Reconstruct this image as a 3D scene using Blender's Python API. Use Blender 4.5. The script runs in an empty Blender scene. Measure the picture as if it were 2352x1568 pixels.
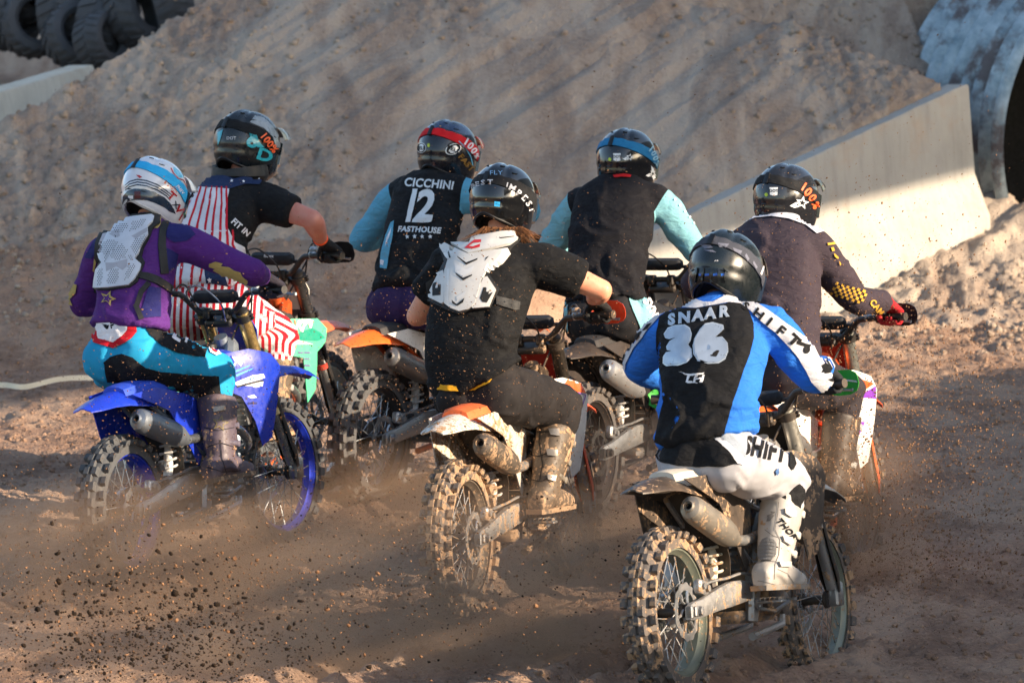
import bpy, bmesh, math, random
import numpy as np
from mathutils import Vector, Matrix, noise as mnoise
from mathutils.bvhtree import BVHTree
from mathutils.geometry import delaunay_2d_cdt
R = math.radians
random.seed(7)
rng = np.random.default_rng(7)
SC = bpy.context.scene
COL = SC.collection
# ------------------------------------------------------------------ camera
FOC = 2352 * 200 / 36.0          # focal length in units of a 2352 px wide picture
CAMH, PITCH = 2.5, 0.0513
cam = bpy.data.cameras.new('camera'); cam.lens = 200; cam.sensor_width = 36
cam.clip_start = 0.5; cam.clip_end = 3000
co = bpy.data.objects.new('camera', cam); COL.objects.link(co)
co.location = (0, 0, CAMH); co.rotation_euler = (math.pi/2 - PITCH, 0, 0)
cam.dof.use_dof = True; cam.dof.focus_distance = 24.0; cam.dof.aperture_fstop = 7.1
SC.camera = co
# ------------------------------------------------------------------ sky, sun, exposure
SUN_AZ, SUN_EL = R(-24), R(17)   # toward the sun: right, slightly behind the camera
S = Vector((math.cos(SUN_AZ)*math.cos(SUN_EL), math.sin(SUN_AZ)*math.cos(SUN_EL), math.sin(SUN_EL)))
w = bpy.data.worlds.new('World'); SC.world = w; w.use_nodes = True
nt = w.node_tree
bg = nt.nodes['Background']
sky = nt.nodes.new('ShaderNodeTexSky'); sky.sky_type = 'NISHITA'; sky.sun_disc = False
sky.sun_elevation = SUN_EL; sky.sun_rotation = math.atan2(S.x, S.y)
sky.dust_density = 1.5; sky.air_density = 1.0; sky.ozone_density = 1.0
nt.links.new(sky.outputs[0], bg.inputs[0]); bg.inputs[1].default_value = 0.145
sl = bpy.data.lights.new('sun', 'SUN'); sl.energy = 5.0; sl.angle = R(0.53); sl.color = (1.0, 0.80, 0.58)
so = bpy.data.objects.new('sun', sl); COL.objects.link(so)
so.rotation_euler = S.to_track_quat('Z', 'Y').to_euler()
SC.view_settings.view_transform = 'Standard'; SC.view_settings.look = 'None'
SC.view_settings.exposure = 1.24; SC.view_settings.gamma = 1.0
SC.view_settings.use_curve_mapping = False
SC.cycles.use_denoising = True
SC.cycles.max_bounces = 6; SC.cycles.volume_bounces = 1
SC.cycles.volume_step_rate = 4.0; SC.cycles.volume_max_steps = 96
SC.cycles.transparent_max_bounces = 8

def P(u, v, Y):
    """world point seen at (u, v) of the 2352x1568 picture, at depth plane y = Y"""
    a = (u - 1176) / FOC; b = -(v - 784) / FOC
    c, s = math.cos(PITCH), math.sin(PITCH)
    d = Vector((a, c + b*s, b*c - s))
    return Vector((0, 0, CAMH)) + d * (Y / d.y)
def ray(u, v):
    p = P(u, v, 10.0); o = Vector((0, 0, CAMH))
    return o, (p - o).normalized()
def proj(p):
    c, s = math.cos(PITCH), math.sin(PITCH)
    q = Vector(p) - Vector((0, 0, CAMH))
    f = q.y*c - q.z*s; b = q.y*s + q.z*c
    return (1176 + FOC*q.x/f, 784 - FOC*b/f)
def lin(c):
    return tuple((x/12.92 if x <= .04045 else ((x+.055)/1.055)**2.4) for x in c)
def rgb(h):
    h = h.lstrip('#'); return lin(tuple(int(h[i:i+2], 16)/255 for i in (0, 2, 4)))

# ------------------------------------------------------------------ materials
MATS = {}
def N(nt, typ, **kw):
    n = nt.nodes.new(typ)
    for k, v in kw.items():
        if k.startswith('i_'): n.inputs[k[2:]].default_value = v
        else: setattr(n, k, v)
    return n
def mix_rgb(nt, fac, a, b, blend='MIX'):
    m = nt.nodes.new('ShaderNodeMix'); m.data_type = 'RGBA'; m.blend_type = blend
    for sock, v in ((m.inputs[0], fac), (m.inputs[6], a), (m.inputs[7], b)):
        if hasattr(v, 'is_output') and v.is_output: nt.links.new(v, sock)
        else: sock.default_value = v if not isinstance(v, tuple) or len(v) == 4 else (*v, 1)
    return m.outputs[2]
def ramp(nt, sock, pts):
    r = nt.nodes.new('ShaderNodeValToRGB')
    el = r.color_ramp.elements
    while len(el) > 1: el.remove(el[-1])
    el[0].position = pts[0][0]; c = pts[0][1]; el[0].color = (*c, 1) if isinstance(c, tuple) else (c, c, c, 1)
    for p, c in pts[1:]:
        e = el.new(p); e.color = (*c, 1) if isinstance(c, tuple) else (c, c, c, 1)
    nt.links.new(sock, r.inputs[0]); return r.outputs[0]
def noise(nt, scale, detail=3, rough=.55, vec=None, dist=0.0, out=0):
    n = N(nt, 'ShaderNodeTexNoise', i_Scale=scale, i_Detail=detail, i_Roughness=rough, i_Distortion=dist)
    if vec is None:
        vec = nt.nodes.new('ShaderNodeTexCoord').outputs['Object']
    nt.links.new(vec, n.inputs['Vector']); return n.outputs[out]
def mapping(nt, scale=(1, 1, 1), rot=(0, 0, 0), src='Object'):
    t = nt.nodes.new('ShaderNodeTexCoord'); m = nt.nodes.new('ShaderNodeMapping')
    m.inputs['Scale'].default_value = scale; m.inputs['Rotation'].default_value = rot
    nt.links.new(t.outputs[src], m.inputs['Vector']); return m.outputs[0]
def math_(nt, op, a, b=None):
    m = nt.nodes.new('ShaderNodeMath'); m.operation = op
    for s, v in ((m.inputs[0], a), (m.inputs[1], b)):
        if v is None: continue
        if hasattr(v, 'is_output'): nt.links.new(v, s)
        else: s.default_value = v
    return m.outputs[0]
MUDC = rgb('#a98a6c')
def mat(name, color, rough=.45, metal=0.0, kind='plain', mud=0.0, mudscale=14.0, coat=0.0, var=.12, bump=.3, spec=.5):
    """kind: plain, plastic, fabric, rubber, metal, carbon, skin. mud 0..1 = share of dried mud splashes"""
    key = (name,)
    if key in MATS: return MATS[key]
    if isinstance(color, str): color = rgb(color)
    m = bpy.data.materials.new(name); m.use_nodes = True; nt = m.node_tree
    b = nt.nodes['Principled BSDF']
    b.inputs['Metallic'].default_value = metal
    b.inputs['Specular IOR Level'].default_value = spec
    b.inputs['Coat Weight'].default_value = coat; b.inputs['Coat Roughness'].default_value = .08
    tc = nt.nodes.new('ShaderNodeTexCoord').outputs['Object']
    nz = noise(nt, 9, 4, .6, tc)
    dark = tuple(c*(1-var) for c in color); lite = tuple(min(1, c*(1+var)+.004) for c in color)
    col = ramp(nt, nz, [(.3, dark), (.7, lite)])
    r = ramp(nt, noise(nt, 35, 3, .6, tc), [(.3, max(0, rough-.1)), (.75, min(1, rough+.15))])
    h = None
    if kind == 'fabric':
        wv = noise(nt, 600, 1, .5, tc)
        f2 = noise(nt, 16, 3, .5, mapping(nt, (1, 1, 2.2), (.4, .3, 0)), .8)
        h = math_(nt, 'ADD', math_(nt, 'MULTIPLY', wv, .10), math_(nt, 'MULTIPLY', f2, 1.0))
        b.inputs['Specular IOR Level'].default_value = .25
        dist = .022
    elif kind == 'skin':
        b.inputs['Subsurface Weight'].default_value = .12; b.inputs['Subsurface Scale'].default_value = .012
        b.inputs['Subsurface Radius'].default_value = (1, .35, .2)
        h = noise(nt, 160, 3, .6, tc); dist = .0015
        blot = ramp(nt, noise(nt, 22, 4, .6, tc), [(.45, 0.0), (.7, .55)])
        col = mix_rgb(nt, blot, col, tuple(c*f for c, f in zip(color, (.95, .6, .52))))
    elif kind == 'rubber':
        h = noise(nt, 70, 4, .65, tc); dist = .003
    elif kind == 'metal':
        h = noise(nt, 60, 4, .6, tc); dist = .0015
    elif kind == 'carbon':
        ch = N(nt, 'ShaderNodeTexChecker', i_Scale=260); nt.links.new(tc, ch.inputs['Vector'])
        col = mix_rgb(nt, math_(nt, 'MULTIPLY', ch.outputs[1], .6), col, (.03, .03, .035))
        h = noise(nt, 30, 2, .5, tc); dist = .0006
    else:
        h = noise(nt, 45, 4, .6, tc); dist = .0012
    if mud > 0:
        t = .70 - .32*mud
        a = noise(nt, mudscale, 6, .68, mapping(nt, (1, 1, .75)), dist=.6)
        sp = noise(nt, mudscale*5, 2, .5, tc)
        aa = math_(nt, 'ADD', math_(nt, 'MULTIPLY', a, .70), math_(nt, 'MULTIPLY', sp, .30))
        mk = ramp(nt, aa, [(t, 0.0), (t+.025, 1.0)])
        film = ramp(nt, noise(nt, mudscale*.6, 4, .7, tc), [(.35, .22*mud), (.75, .60*mud)])
        mc = ramp(nt, noise(nt, 30, 4, .6, tc), [(.3, tuple(c*.62 for c in MUDC)), (.75, tuple(c*1.12 for c in MUDC))])
        col = mix_rgb(nt, film, col, tuple(c*.75 for c in MUDC))
        col = mix_rgb(nt, mk, col, mc)
        r = mix_rgb(nt, math_(nt, 'MAXIMUM', mk, film), r, (.9, .9, .9, 1))
        h = math_(nt, 'ADD', math_(nt, 'MULTIPLY', h, .3), mk); dist = .004
        if metal > 0:
            nt.links.new(math_(nt, 'MULTIPLY', math_(nt, 'SUBTRACT', 1.0, math_(nt, 'MAXIMUM', mk, film)), metal), b.inputs['Metallic'])
        if coat > 0:
            nt.links.new(math_(nt, 'MULTIPLY', math_(nt, 'SUBTRACT', 1.0, mk), coat), b.inputs['Coat Weight'])
    bp = N(nt, 'ShaderNodeBump', i_Strength=bump, i_Distance=dist)
    nt.links.new(h, bp.inputs['Height']); nt.links.new(bp.outputs[0], b.inputs['Normal'])
    nt.links.new(col, b.inputs['Base Color']); nt.links.new(r, b.inputs['Roughness'])
    MATS[key] = m; return m

# ------------------------------------------------------------------ mesh helpers
class MB:
    def __init__(s): s.v = []; s.f = []; s.m = []; s.mi = 0
    def add(s, vs, fs):
        o = len(s.v); s.v += [tuple(x) for x in vs]
        for f in fs: s.f.append(tuple(i+o for i in f)); s.m.append(s.mi)
    def loft(s, rings, cap=True, closed=True):
        n = len(rings[0]); vs = [p for r in rings for p in r]; fs = []
        for i in range(len(rings)-1):
            for j in range(n if closed else n-1):
                k = (j+1) % n
                fs.append((i*n+j, i*n+k, (i+1)*n+k, (i+1)*n+j))
        if cap:
            fs.append(tuple(range(n))[::-1]); fs.append(tuple((len(rings)-1)*n+j for j in range(n)))
        s.add(vs, fs)
    def tube(s, pts, rad, n=10, cap=True, flat=1.0, ref=None):
        pts = [Vector(p) for p in pts]
        if not hasattr(rad, '__len__'): rad = [rad]*len(pts)
        rings = []; up = Vector(ref) if ref is not None else None
        for i, p in enumerate(pts):
            t = (pts[min(i+1, len(pts)-1)] - pts[max(i-1, 0)]).normalized()
            if up is None:
                up = Vector((0, 0, 1)) if abs(t.z) < .9 else Vector((1, 0, 0))
            a = (up - t*up.dot(t))
            a = a.normalized() if a.length > 1e-6 else t.orthogonal().normalized()
            b = t.cross(a); up = a
            rings.append([p + (a*math.cos(2*math.pi*j/n) + b*math.sin(2*math.pi*j/n)*flat)*rad[i] for j in range(n)])
        s.loft(rings, cap)
    def box(s, c, size, M=None, bev=0.0):
        x, y, z = (k/2 for k in size); c = Vector(c)
        M = M or Matrix.Identity(3)
        if bev <= 0:
            vs = [c + M @ Vector((a*x, b*y, d*z)) for a in (-1, 1) for b in (-1, 1) for d in (-1, 1)]
            s.add(vs, [(0, 1, 3, 2), (4, 6, 7, 5), (0, 4, 5, 1), (2, 3, 7, 6), (0, 2, 6, 4), (1, 5, 7, 3)])
        else:
            def ring(zz, k): 
                X, Y = x-k, y-k; b = bev
                return [c + M @ Vector(q) for q in ((X-b, -Y, zz), (X, -Y+b, zz), (X, Y-b, zz), (X-b, Y, zz), (-X+b, Y, zz), (-X, Y-b, zz), (-X, -Y+b, zz), (-X+b, -Y, zz))]
            s.loft([ring(-z, bev*.7), ring(-z+bev, 0), ring(z-bev, 0), ring(z, bev*.7)])
    def lathe(s, prof, o, ax, n=24, cap=False):
        """prof: [(along axis, radius)]"""
        o = Vector(o); ax = Vector(ax).normalized(); a = ax.orthogonal().normalized(); b = ax.cross(a)
        s.loft([[o + ax*h + (a*math.cos(2*math.pi*j/n)+b*math.sin(2*math.pi*j/n))*r for j in range(n)] for h, r in prof], cap)
    def mesh(s, name, mats, smooth=True):
        me = bpy.data.meshes.new(name); me.from_pydata(s.v, [], s.f)
        for m in (mats if isinstance(mats, (list, tuple)) else [mats]): me.materials.append(m)
        if len(set(s.m)) > 1 or (s.m and s.m[0]): me.polygons.foreach_set('material_index', s.m)
        me.update()
        if smooth: me.shade_auto(name) if False else auto_smooth(me)
        return me
    def obj(s, name, mats, parent=None, smooth=True):
        return link(name, s.mesh(name, mats, smooth), parent)
def auto_smooth(me, ang=38):
    bm = bmesh.new(); bm.from_mesh(me)
    bmesh.ops.recalc_face_normals(bm, faces=bm.faces)
    ca = R(ang)
    for e in bm.edges:
        if len(e.link_faces) == 2 and e.calc_face_angle(0) > ca: e.smooth = False
    for f in bm.faces: f.smooth = True
    bm.to_mesh(me); bm.free()
def link(name, me, parent=None):
    o = bpy.data.objects.new(name, me); COL.objects.link(o)
    if parent is not None: o.parent = parent
    return o
def empty(name, M=None, parent=None):
    o = bpy.data.objects.new(name, None); COL.objects.link(o); o.empty_display_size = .1
    if M is not None: o.matrix_world = M
    if parent is not None: o.parent = parent
    return o
def tag(o, label=None, cat=None, group=None, kind=None):
    if label: o['label'] = label
    if cat: o['category'] = cat
    if group: o['group'] = group
    if kind: o['kind'] = kind
    return o
def catmull(pts, n=6):
    """smooth curve through points (tuples of any length)"""
    pts = [np.array(p, float) for p in pts]; out = []
    for i in range(len(pts)-1):
        p0 = pts[max(i-1, 0)]; p1 = pts[i]; p2 = pts[i+1]; p3 = pts[min(i+2, len(pts)-1)]
        for k in range(n):
            t = k/n
            out.append(.5*((2*p1)+(p2-p0)*t+(2*p0-5*p1+4*p2-p3)*t*t+(3*p1-p0-3*p2+p3)*t**3))
    out.append(pts[-1]); return out
def remesh(mb, voxel, smooth_it, name):
    me = bpy.data.meshes.new(name); me.from_pydata(mb.v, [], mb.f); me.update()
    bm = bmesh.new(); bm.from_mesh(me); bmesh.ops.recalc_face_normals(bm, faces=bm.faces); bm.to_mesh(me); bm.free()
    o = link('tmp', me)
    m = o.modifiers.new('r', 'REMESH'); m.mode = 'VOXEL'; m.voxel_size = voxel; m.use_smooth_shade = True
    if smooth_it:
        m = o.modifiers.new('s', 'SMOOTH'); m.factor = .5; m.iterations = smooth_it
    dg = bpy.context.evaluated_depsgraph_get(); dg.update()
    out = bpy.data.meshes.new_from_object(o.evaluated_get(dg))
    bpy.data.objects.remove(o); out.name = name
    out.polygons.foreach_set('use_smooth', [True]*len(out.polygons))
    out.materials.clear()
    return out
def mesh_np(me):
    a = np.empty(len(me.vertices)*3, 'f'); me.vertices.foreach_get('co', a); a = a.reshape(-1, 3)
    n = np.empty(len(me.vertices)*3, 'f'); me.vertices.foreach_get('normal', n); return a.astype(float), n.reshape(-1, 3).astype(float)
def set_np(me, a):
    me.vertices.foreach_set('co', a.astype('f').ravel()); me.update()
# --- numpy value noise
def _h(ix, iy, iz, seed):
    n = (ix*374761393 + iy*668265263 + iz*2147483647 + seed*974634777) & 0xffffffff
    n = ((n ^ (n >> 13)) * 1274126177) & 0xffffffff
    return ((n ^ (n >> 16)) & 0xffff) / 65535.0
def vnoise(x, y, z=None, seed=0):
    x = np.asarray(x, float); y = np.asarray(y, float); z = np.zeros_like(x) if z is None else np.asarray(z, float)
    ix, iy, iz = (np.floor(k).astype(np.int64) for k in (x, y, z))
    fx, fy, fz = x-ix, y-iy, z-iz
    fx, fy, fz = (f*f*(3-2*f) for f in (fx, fy, fz)); r = 0
    for a in (0, 1):
        for b in (0, 1):
            for c in (0, 1):
                r = r + _h(ix+a, iy+b, iz+c, seed)*(fx if a else 1-fx)*(fy if b else 1-fy)*(fz if c else 1-fz)
    return r
def fbm(x, y, z=None, oct=4, seed=0, gain=.5):
    r = 0; a = 1; t = 0
    for i in range(oct):
        r = r + a*vnoise(x*2**i+i*17.3, y*2**i+i*9.1, None if z is None else z*2**i, seed+i); t += a; a *= gain
    return r/t - .5
def sstep(a, b, x):
    t = np.clip((x-a)/(b-a), 0, 1); return t*t*(3-2*t)
# ------------------------------------------------------------------ terrain
B0 = P(1440, 560, 36.4); B1 = P(2203, 192, 39.0)          # barrier top line, near end and far end
BD = Vector((B1.x-B0.x, B1.y-B0.y)).normalized(); BN = Vector((BD.y, -BD.x))   # along, and out towards the track
BLEN = math.hypot(B1.x-B0.x, B1.y-B0.y); BH = 1.10
def ztop(s): return B0.z + (B1.z-B0.z)*s/BLEN
CR = np.array((-3.5, 37.7)); CRD = np.array((1.25, 2.3)); CRD = CRD/np.hypot(*CRD); CRN = np.array((-CRD[1], CRD[0]))
PAX = Vector((.34, -.94, -.04)).normalized(); PC = P(2725, 330, 39.9)
def H0(x, y):
    g = np.where(y < 24, .1*sstep(22.6, 24, y), .1+.05*(y-24))
    g = np.minimum(g, .72)
    plane = 1.42+.372*(y-36.5)-.043*(x-.77)
    plane = np.where(y > 49, 1.42+.372*12.5-.043*(x-.77), plane)
    dl = (x-CR[0])*CRN[0]+(y-CR[1])*CRN[1]                   # >0: beyond the left edge of the ramp
    far = 1.35+.85*sstep(41, 46, y)+.06*np.clip(y-46, 0, 60)+4.5*sstep(49.2, 53.5, y)
    pl = np.where(dl > 0, np.maximum(plane-.9*dl, np.where(y > 38, np.minimum(far, plane), -9)), plane)
    s = (x-B0.x)*BD.x+(y-B0.y)*BD.y; d = (x-B0.x)*BN.x+(y-B0.y)*BN.y
    zt = B0.z+(B1.z-B0.z)*np.clip(s, -1.5, BLEN+2)/BLEN
    front = zt-BH+.06-.30*np.clip(d-.3, 0, 50)
    behind = np.where(d < .05, 1, 0)*1.0
    beh = sstep(-.12, .12, -d)
    pl = np.where(s > -1.5, np.minimum(pl, zt-.05-.02+.45*np.clip(-d, 0, 40)), pl)
    pl = pl-.16*sstep(-.5, -3.2, x)*sstep(34, 36, y)
    pl = np.where(s > BLEN-.05, np.minimum(pl, zt-BH+.1+.85*np.clip(-d-.35, 0, 9)), pl)
    fr = np.maximum(g, np.where(s > -3, front, -9))
    soft = sstep(-3.2, -1.5, s)                              # short of the barrier the ramp runs out into the track
    r = np.where(s > -1.5, beh*np.maximum(pl, fr)+(1-beh)*fr, np.maximum(g, pl))
    ax_ = np.hypot(PAX.x, PAX.y); t_ = -((x-PC.x)*PAX.x+(y-PC.y)*PAX.y)/ax_; c_ = np.abs((x-PC.x)*PAX.y-(y-PC.y)*PAX.x)/ax_
    r = np.where((t_ > -.1) & (t_ < 2.1) & (c_ < 1.3), np.minimum(r, .45), r)
    return r
def H(x, y):
    z = H0(x, y)
    q = x*CRD[1]-y*CRD[0]; p = x*CRD[0]+y*CRD[1]             # across / along the ramp
    onramp = sstep(34.3, 35.5, y)
    rub = sstep(.45, .62, fbm(x*.5+5, y*.35, None, 3, 31)+.5+.35*sstep(0, -3, x-(y-36)*.5)-.1)
    ruts = (fbm(q*2.6, p*.22, None, 4, 3))*.22 + (fbm(q*9, p*.7, None, 3, 5))*.06
    lumps = np.abs(fbm(x*5, y*3.4, None, 4, 11))*.12 + np.abs(fbm(x*13, y*9, None, 3, 12))*.10 + fbm(x*27, y*18, None, 2, 19)*.045
    z = z + onramp*(ruts*(1-.5*rub) + lumps*(.12+1.0*rub))
    near = 1-onramp
    z = z + near*(fbm(x*2.2, y*.9, None, 4, 41)*.075*sstep(21, 26, y) + np.abs(fbm(x*7, y*5, None, 4, 43))*.085 + fbm(x*26, y*20, None, 3, 47)*.034)
    for ru, ry, th in ((1556, 21.8, 25), (1062, 24.0, 19), (296, 24.9, 25.5), (855, 27.6, 28), (1732, 24.5, 21)):
        rx = (ru-1176)/FOC*ry; t_ = math.radians(th); q_ = (x-rx)*math.cos(t_)-(y-ry)*math.sin(t_); p_ = (x-rx)*math.sin(t_)+(y-ry)*math.cos(t_)
        q_ = q_+.03*np.sin(p_*3+ru); on = sstep(-9, -1, p_)*sstep(2.2, 1.2, p_)
        z = z - on*.045*np.exp(-(q_/.07)**2) + on*.035*np.exp(-((np.abs(q_)-.16)/.06)**2)*(1+1.5*fbm(x*12, y*9, None, 2, 90))
    d = (x-B0.x)*BN.x+(y-B0.y)*BN.y; s = (x-B0.x)*BD.x+(y-B0.y)*BD.y
    fm = sstep(.2, .5, d)*sstep(3.2, 1.2, d)*sstep(-1.5, 0, s)
    z = z + fm*(np.abs(fbm(x*2.6, y*2.2, None, 4, 61))*.30 + fbm(x*10, y*9, None, 3, 67)*.07)
    return z
def Hs(x, y): return float(H(np.array([float(x)]), np.array([float(y)]))[0])

def dirt_mat(name, cols, rub=1.0, streak=False):
    m = bpy.data.materials.new(name); m.use_nodes = True; nt = m.node_tree; b = nt.nodes['Principled BSDF']
    tc = nt.nodes.new('ShaderNodeTexCoord').outputs['Object']
    big = noise(nt, .9, 5, .6, tc, .4)
    fine = noise(nt, 22, 5, .7, tc)
    c = ramp(nt, fine, [(.28, cols[0]), (.5, cols[1]), (.72, cols[2])])
    c2 = ramp(nt, big, [(.35, cols[3]), (.65, cols[1])])
    c = mix_rgb(nt, .5, c, c2)
    st = noise(nt, 1.6, 5, .62, mapping(nt, (1.7, .28, .5) if streak else (1, .5, 1), (0, 0, R(28.5) if streak else 0)), .5)
    c = mix_rgb(nt, ramp(nt, st, [(.46, 0.0), (.60, .8)]), c, cols[4])
    c = mix_rgb(nt, ramp(nt, st, [(.34, .5), (.47, 0.0)]), c, cols[5])
    v = N(nt, 'ShaderNodeTexVoronoi', i_Scale=34); nt.links.new(tc, v.inputs['Vector'])
    peb = ramp(nt, v.outputs['Distance'], [(.10, 1.0), (.35, 0.0)])
    pc = ramp(nt, noise(nt, 12, 2, .5, tc), [(.5, 0.0), (.62, .5*rub)])
    c = mix_rgb(nt, math_(nt, 'MULTIPLY', peb, pc), c, cols[2])
    nt.links.new(c, b.inputs['Base Color']); b.inputs['Roughness'].default_value = .95
    b.inputs['Specular IOR Level'].default_value = .15
    h = math_(nt, 'ADD', math_(nt, 'MULTIPLY', fine, 1.0), math_(nt, 'MULTIPLY', peb, .35*rub))
    h = math_(nt, 'ADD', h, math_(nt, 'MULTIPLY', noise(nt, 70, 4, .7, tc), .5))
    bp = N(nt, 'ShaderNodeBump', i_Strength=.8, i_Distance=.035); nt.links.new(h, bp.inputs['Height'])
    nt.links.new(bp.outputs[0], b.inputs['Normal']); return m
DC = [rgb(k) for k in ('#705a4b', '#987b68', '#bb9f86', '#866c5b', '#ab917c', '#624d41')]
M_track = dirt_mat('track_dirt', DC, 1.0)
DB = [rgb(k) for k in ('#7f6e61', '#a39080', '#beac99', '#958375', '#b9a998', '#7c695d')]
M_berm = dirt_mat('ramp_dirt', DB, 1.0, True)
def grid_mesh(name, xs, ys, m, parent=None):
    X, Y = np.meshgrid(xs, ys); Z = H(X, Y)
    nx, ny = len(xs), len(ys)
    v = np.stack([X, Y, Z], -1).reshape(-1, 3)
    i = np.arange(nx*ny).reshape(ny, nx)
    f = np.stack([i[:-1, :-1], i[:-1, 1:], i[1:, 1:], i[1:, :-1]], -1).reshape(-1, 4)
    me = bpy.data.meshes.new(name); me.vertices.add(len(v)); me.vertices.foreach_set('co', v.astype('f').ravel())
    me.loops.add(f.size); me.loops.foreach_set('vertex_index', f.astype('i').ravel())
    me.polygons.add(len(f)); me.polygons.foreach_set('loop_start', np.arange(0, f.size, 4, dtype='i'))
    me.update(calc_edges=True); me.validate()
    me.polygons.foreach_set('use_smooth', np.ones(len(f), bool)); me.materials.append(m)
    return link(name, me, parent)
def axis(bands):
    out = []
    for a, b, st in bands: out += list(np.arange(a, b, st))
    return np.array(out + [bands[-1][1]])
xs = axis([(-1500, -60, 120), (-60, -8, 4), (-8, -3.4, .2), (-3.4, 3.6, .024), (3.6, 8, .2), (8, 60, 4), (60, 1500, 120)])
g = grid_mesh('ground', xs, axis([(-60, 17, 7), (17, 19, .3), (19, 36.0, .035)]), M_track); tag(g, kind='structure')
g = grid_mesh('dirt_ramp', xs, axis([(36.0, 44.5, .032), (44.5, 50, .15), (50, 80, 2), (80, 2500, 110)]), M_berm); tag(g, kind='structure')

# ------------------------------------------------------------------ clods lying about: joined, nobody could count them
def rock_verts(seed):
    bm = bmesh.new(); bmesh.ops.create_icosphere(bm, subdivisions=1, radius=1)
    r = random.Random(seed)
    for v in bm.verts: v.co *= r.uniform(.62, 1.15)
    V = np.array([v.co[:] for v in bm.verts]); F = np.array([[v.index for v in f.verts] for f in bm.faces]); bm.free()
    return V, F
ROCKS = [rock_verts(i) for i in range(10)]
def rocks_obj(name, pos, size, m, smooth=False, stretch=None, sizes3=None):
    n = len(pos); kk = rng.integers(0, len(ROCKS), n); VV = []; FF = []; off = 0
    a = rng.uniform(0, 2*np.pi, (n, 3))
    for t in range(len(ROCKS)):
        idx = np.where(kk == t)[0]
        if not len(idx): continue
        V, F = ROCKS[t]
        ca, sa = np.cos(a[idx]), np.sin(a[idx])
        W = V[None]*(size[idx][:, None, None]*(rng.uniform(.6, 1.25, (len(idx), 1, 3))))
        x, y, z = W[..., 0], W[..., 1], W[..., 2]
        x, y = x*ca[:, :1]-y*sa[:, :1], x*sa[:, :1]+y*ca[:, :1]
        y, z = y*ca[:, 1:2]-z*sa[:, 1:2], y*sa[:, 1:2]+z*ca[:, 1:2]
        W = np.stack([x, y, z], -1)
        if stretch is not None:
            sv = stretch[idx][:, None, :]; W = W + sv*(W*sv).sum(-1, keepdims=True)/(np.maximum(1e-9, (sv*sv).sum(-1, keepdims=True)))*(np.linalg.norm(sv, axis=-1, keepdims=True)-0)
        W = W + pos[idx][:, None, :]
        VV.append(W.reshape(-1, 3)); FF.append((F[None]+off+np.arange(len(idx))[:, None, None]*len(V)).reshape(-1, 3)); off += len(idx)*len(V)
    v = np.concatenate(VV); f = np.concatenate(FF)
    me = bpy.data.meshes.new(name); me.vertices.add(len(v)); me.vertices.foreach_set('co', v.astype('f').ravel())
    me.loops.add(f.size); me.loops.foreach_set('vertex_index', f.astype('i').ravel())
    me.polygons.add(len(f)); me.polygons.foreach_set('loop_start', np.arange(0, f.size, 3, dtype='i'))
    me.update(calc_edges=True); me.materials.append(m)
    if smooth: me.polygons.foreach_set('use_smooth', np.ones(len(f), bool))
    return link(name, me)
def scatter(n, x0, x1, y0, y1, s0, s1, pw, mask=None):
    x = rng.uniform(x0, x1, n); y = rng.uniform(y0, y1, n)
    keep = np.abs(x) < y*.095+.3
    if mask is not None: keep &= mask(x, y)
    x, y = x[keep], y[keep]
    s = s0+(s1-s0)*rng.uniform(0, 1, len(x))**pw
    z = H(x, y)+s*.05
    return np.stack([x, y, z], -1), s
p, s = scatter(52000, -3.6, 3.6, 19.0, 36, .0025, .022, 5.5)
tag(rocks_obj('dirt_clods', p, s, M_track), 'loose brown clods strewn over the track under the wheels', kind='stuff')
def rubmask(x, y):
    d = (x-B0.x)*BN.x+(y-B0.y)*BN.y; s_ = (x-B0.x)*BD.x+(y-B0.y)*BD.y
    rub = fbm(x*.5+5, y*.35, None, 3, 31)+.5+.35*sstep(0, -3, x-(y-36)*.5)
    return ((d < -.15) | (s_ < 0) | (d > .35)) & ((rub+rng.uniform(-.25, .15, len(x))) > .58)
p, s = scatter(42000, -4.2, 4.2, 34.5, 44.5, .004, .040, 9, rubmask)
tag(rocks_obj('rubble', p, s, M_berm), 'grey brown rubble lying on the face of the ramp', kind='stuff')

# ------------------------------------------------------------------ concrete barrier right
def concrete(name, col):
    m = bpy.data.materials.new(name); m.use_nodes = True; nt = m.node_tree; b = nt.nodes['Principled BSDF']
    tc = nt.nodes.new('ShaderNodeTexCoord').outputs['Object']
    c = ramp(nt, noise(nt, 3, 5, .6, tc), [(.3, tuple(k*.82 for k in col)), (.7, col)])
    st = noise(nt, 5, 4, .6, mapping(nt, (3.5, 3.5, .22)))
    c = mix_rgb(nt, ramp(nt, st, [(.5, 0.0), (.75, .45)]), c, tuple(k*.55 for k in col))
    c = mix_rgb(nt, ramp(nt, noise(nt, 2.2, 4, .7, tc), [(.55, 0.0), (.75, .5)]), c, rgb('#a88b6d'))
    nt.links.new(c, b.inputs['Base Color']); b.inputs['Roughness'].default_value = .85; b.inputs['Specular IOR Level'].default_value = .3
    bp = N(nt, 'ShaderNodeBump', i_Strength=.35, i_Distance=.02); nt.links.new(noise(nt, 30, 5, .7, tc), bp.inputs['Height'])
    nt.links.new(bp.outputs[0], b.inputs['Normal']); return m
M_conc = concrete('barrier_concrete', rgb('#aaa69e'))
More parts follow.
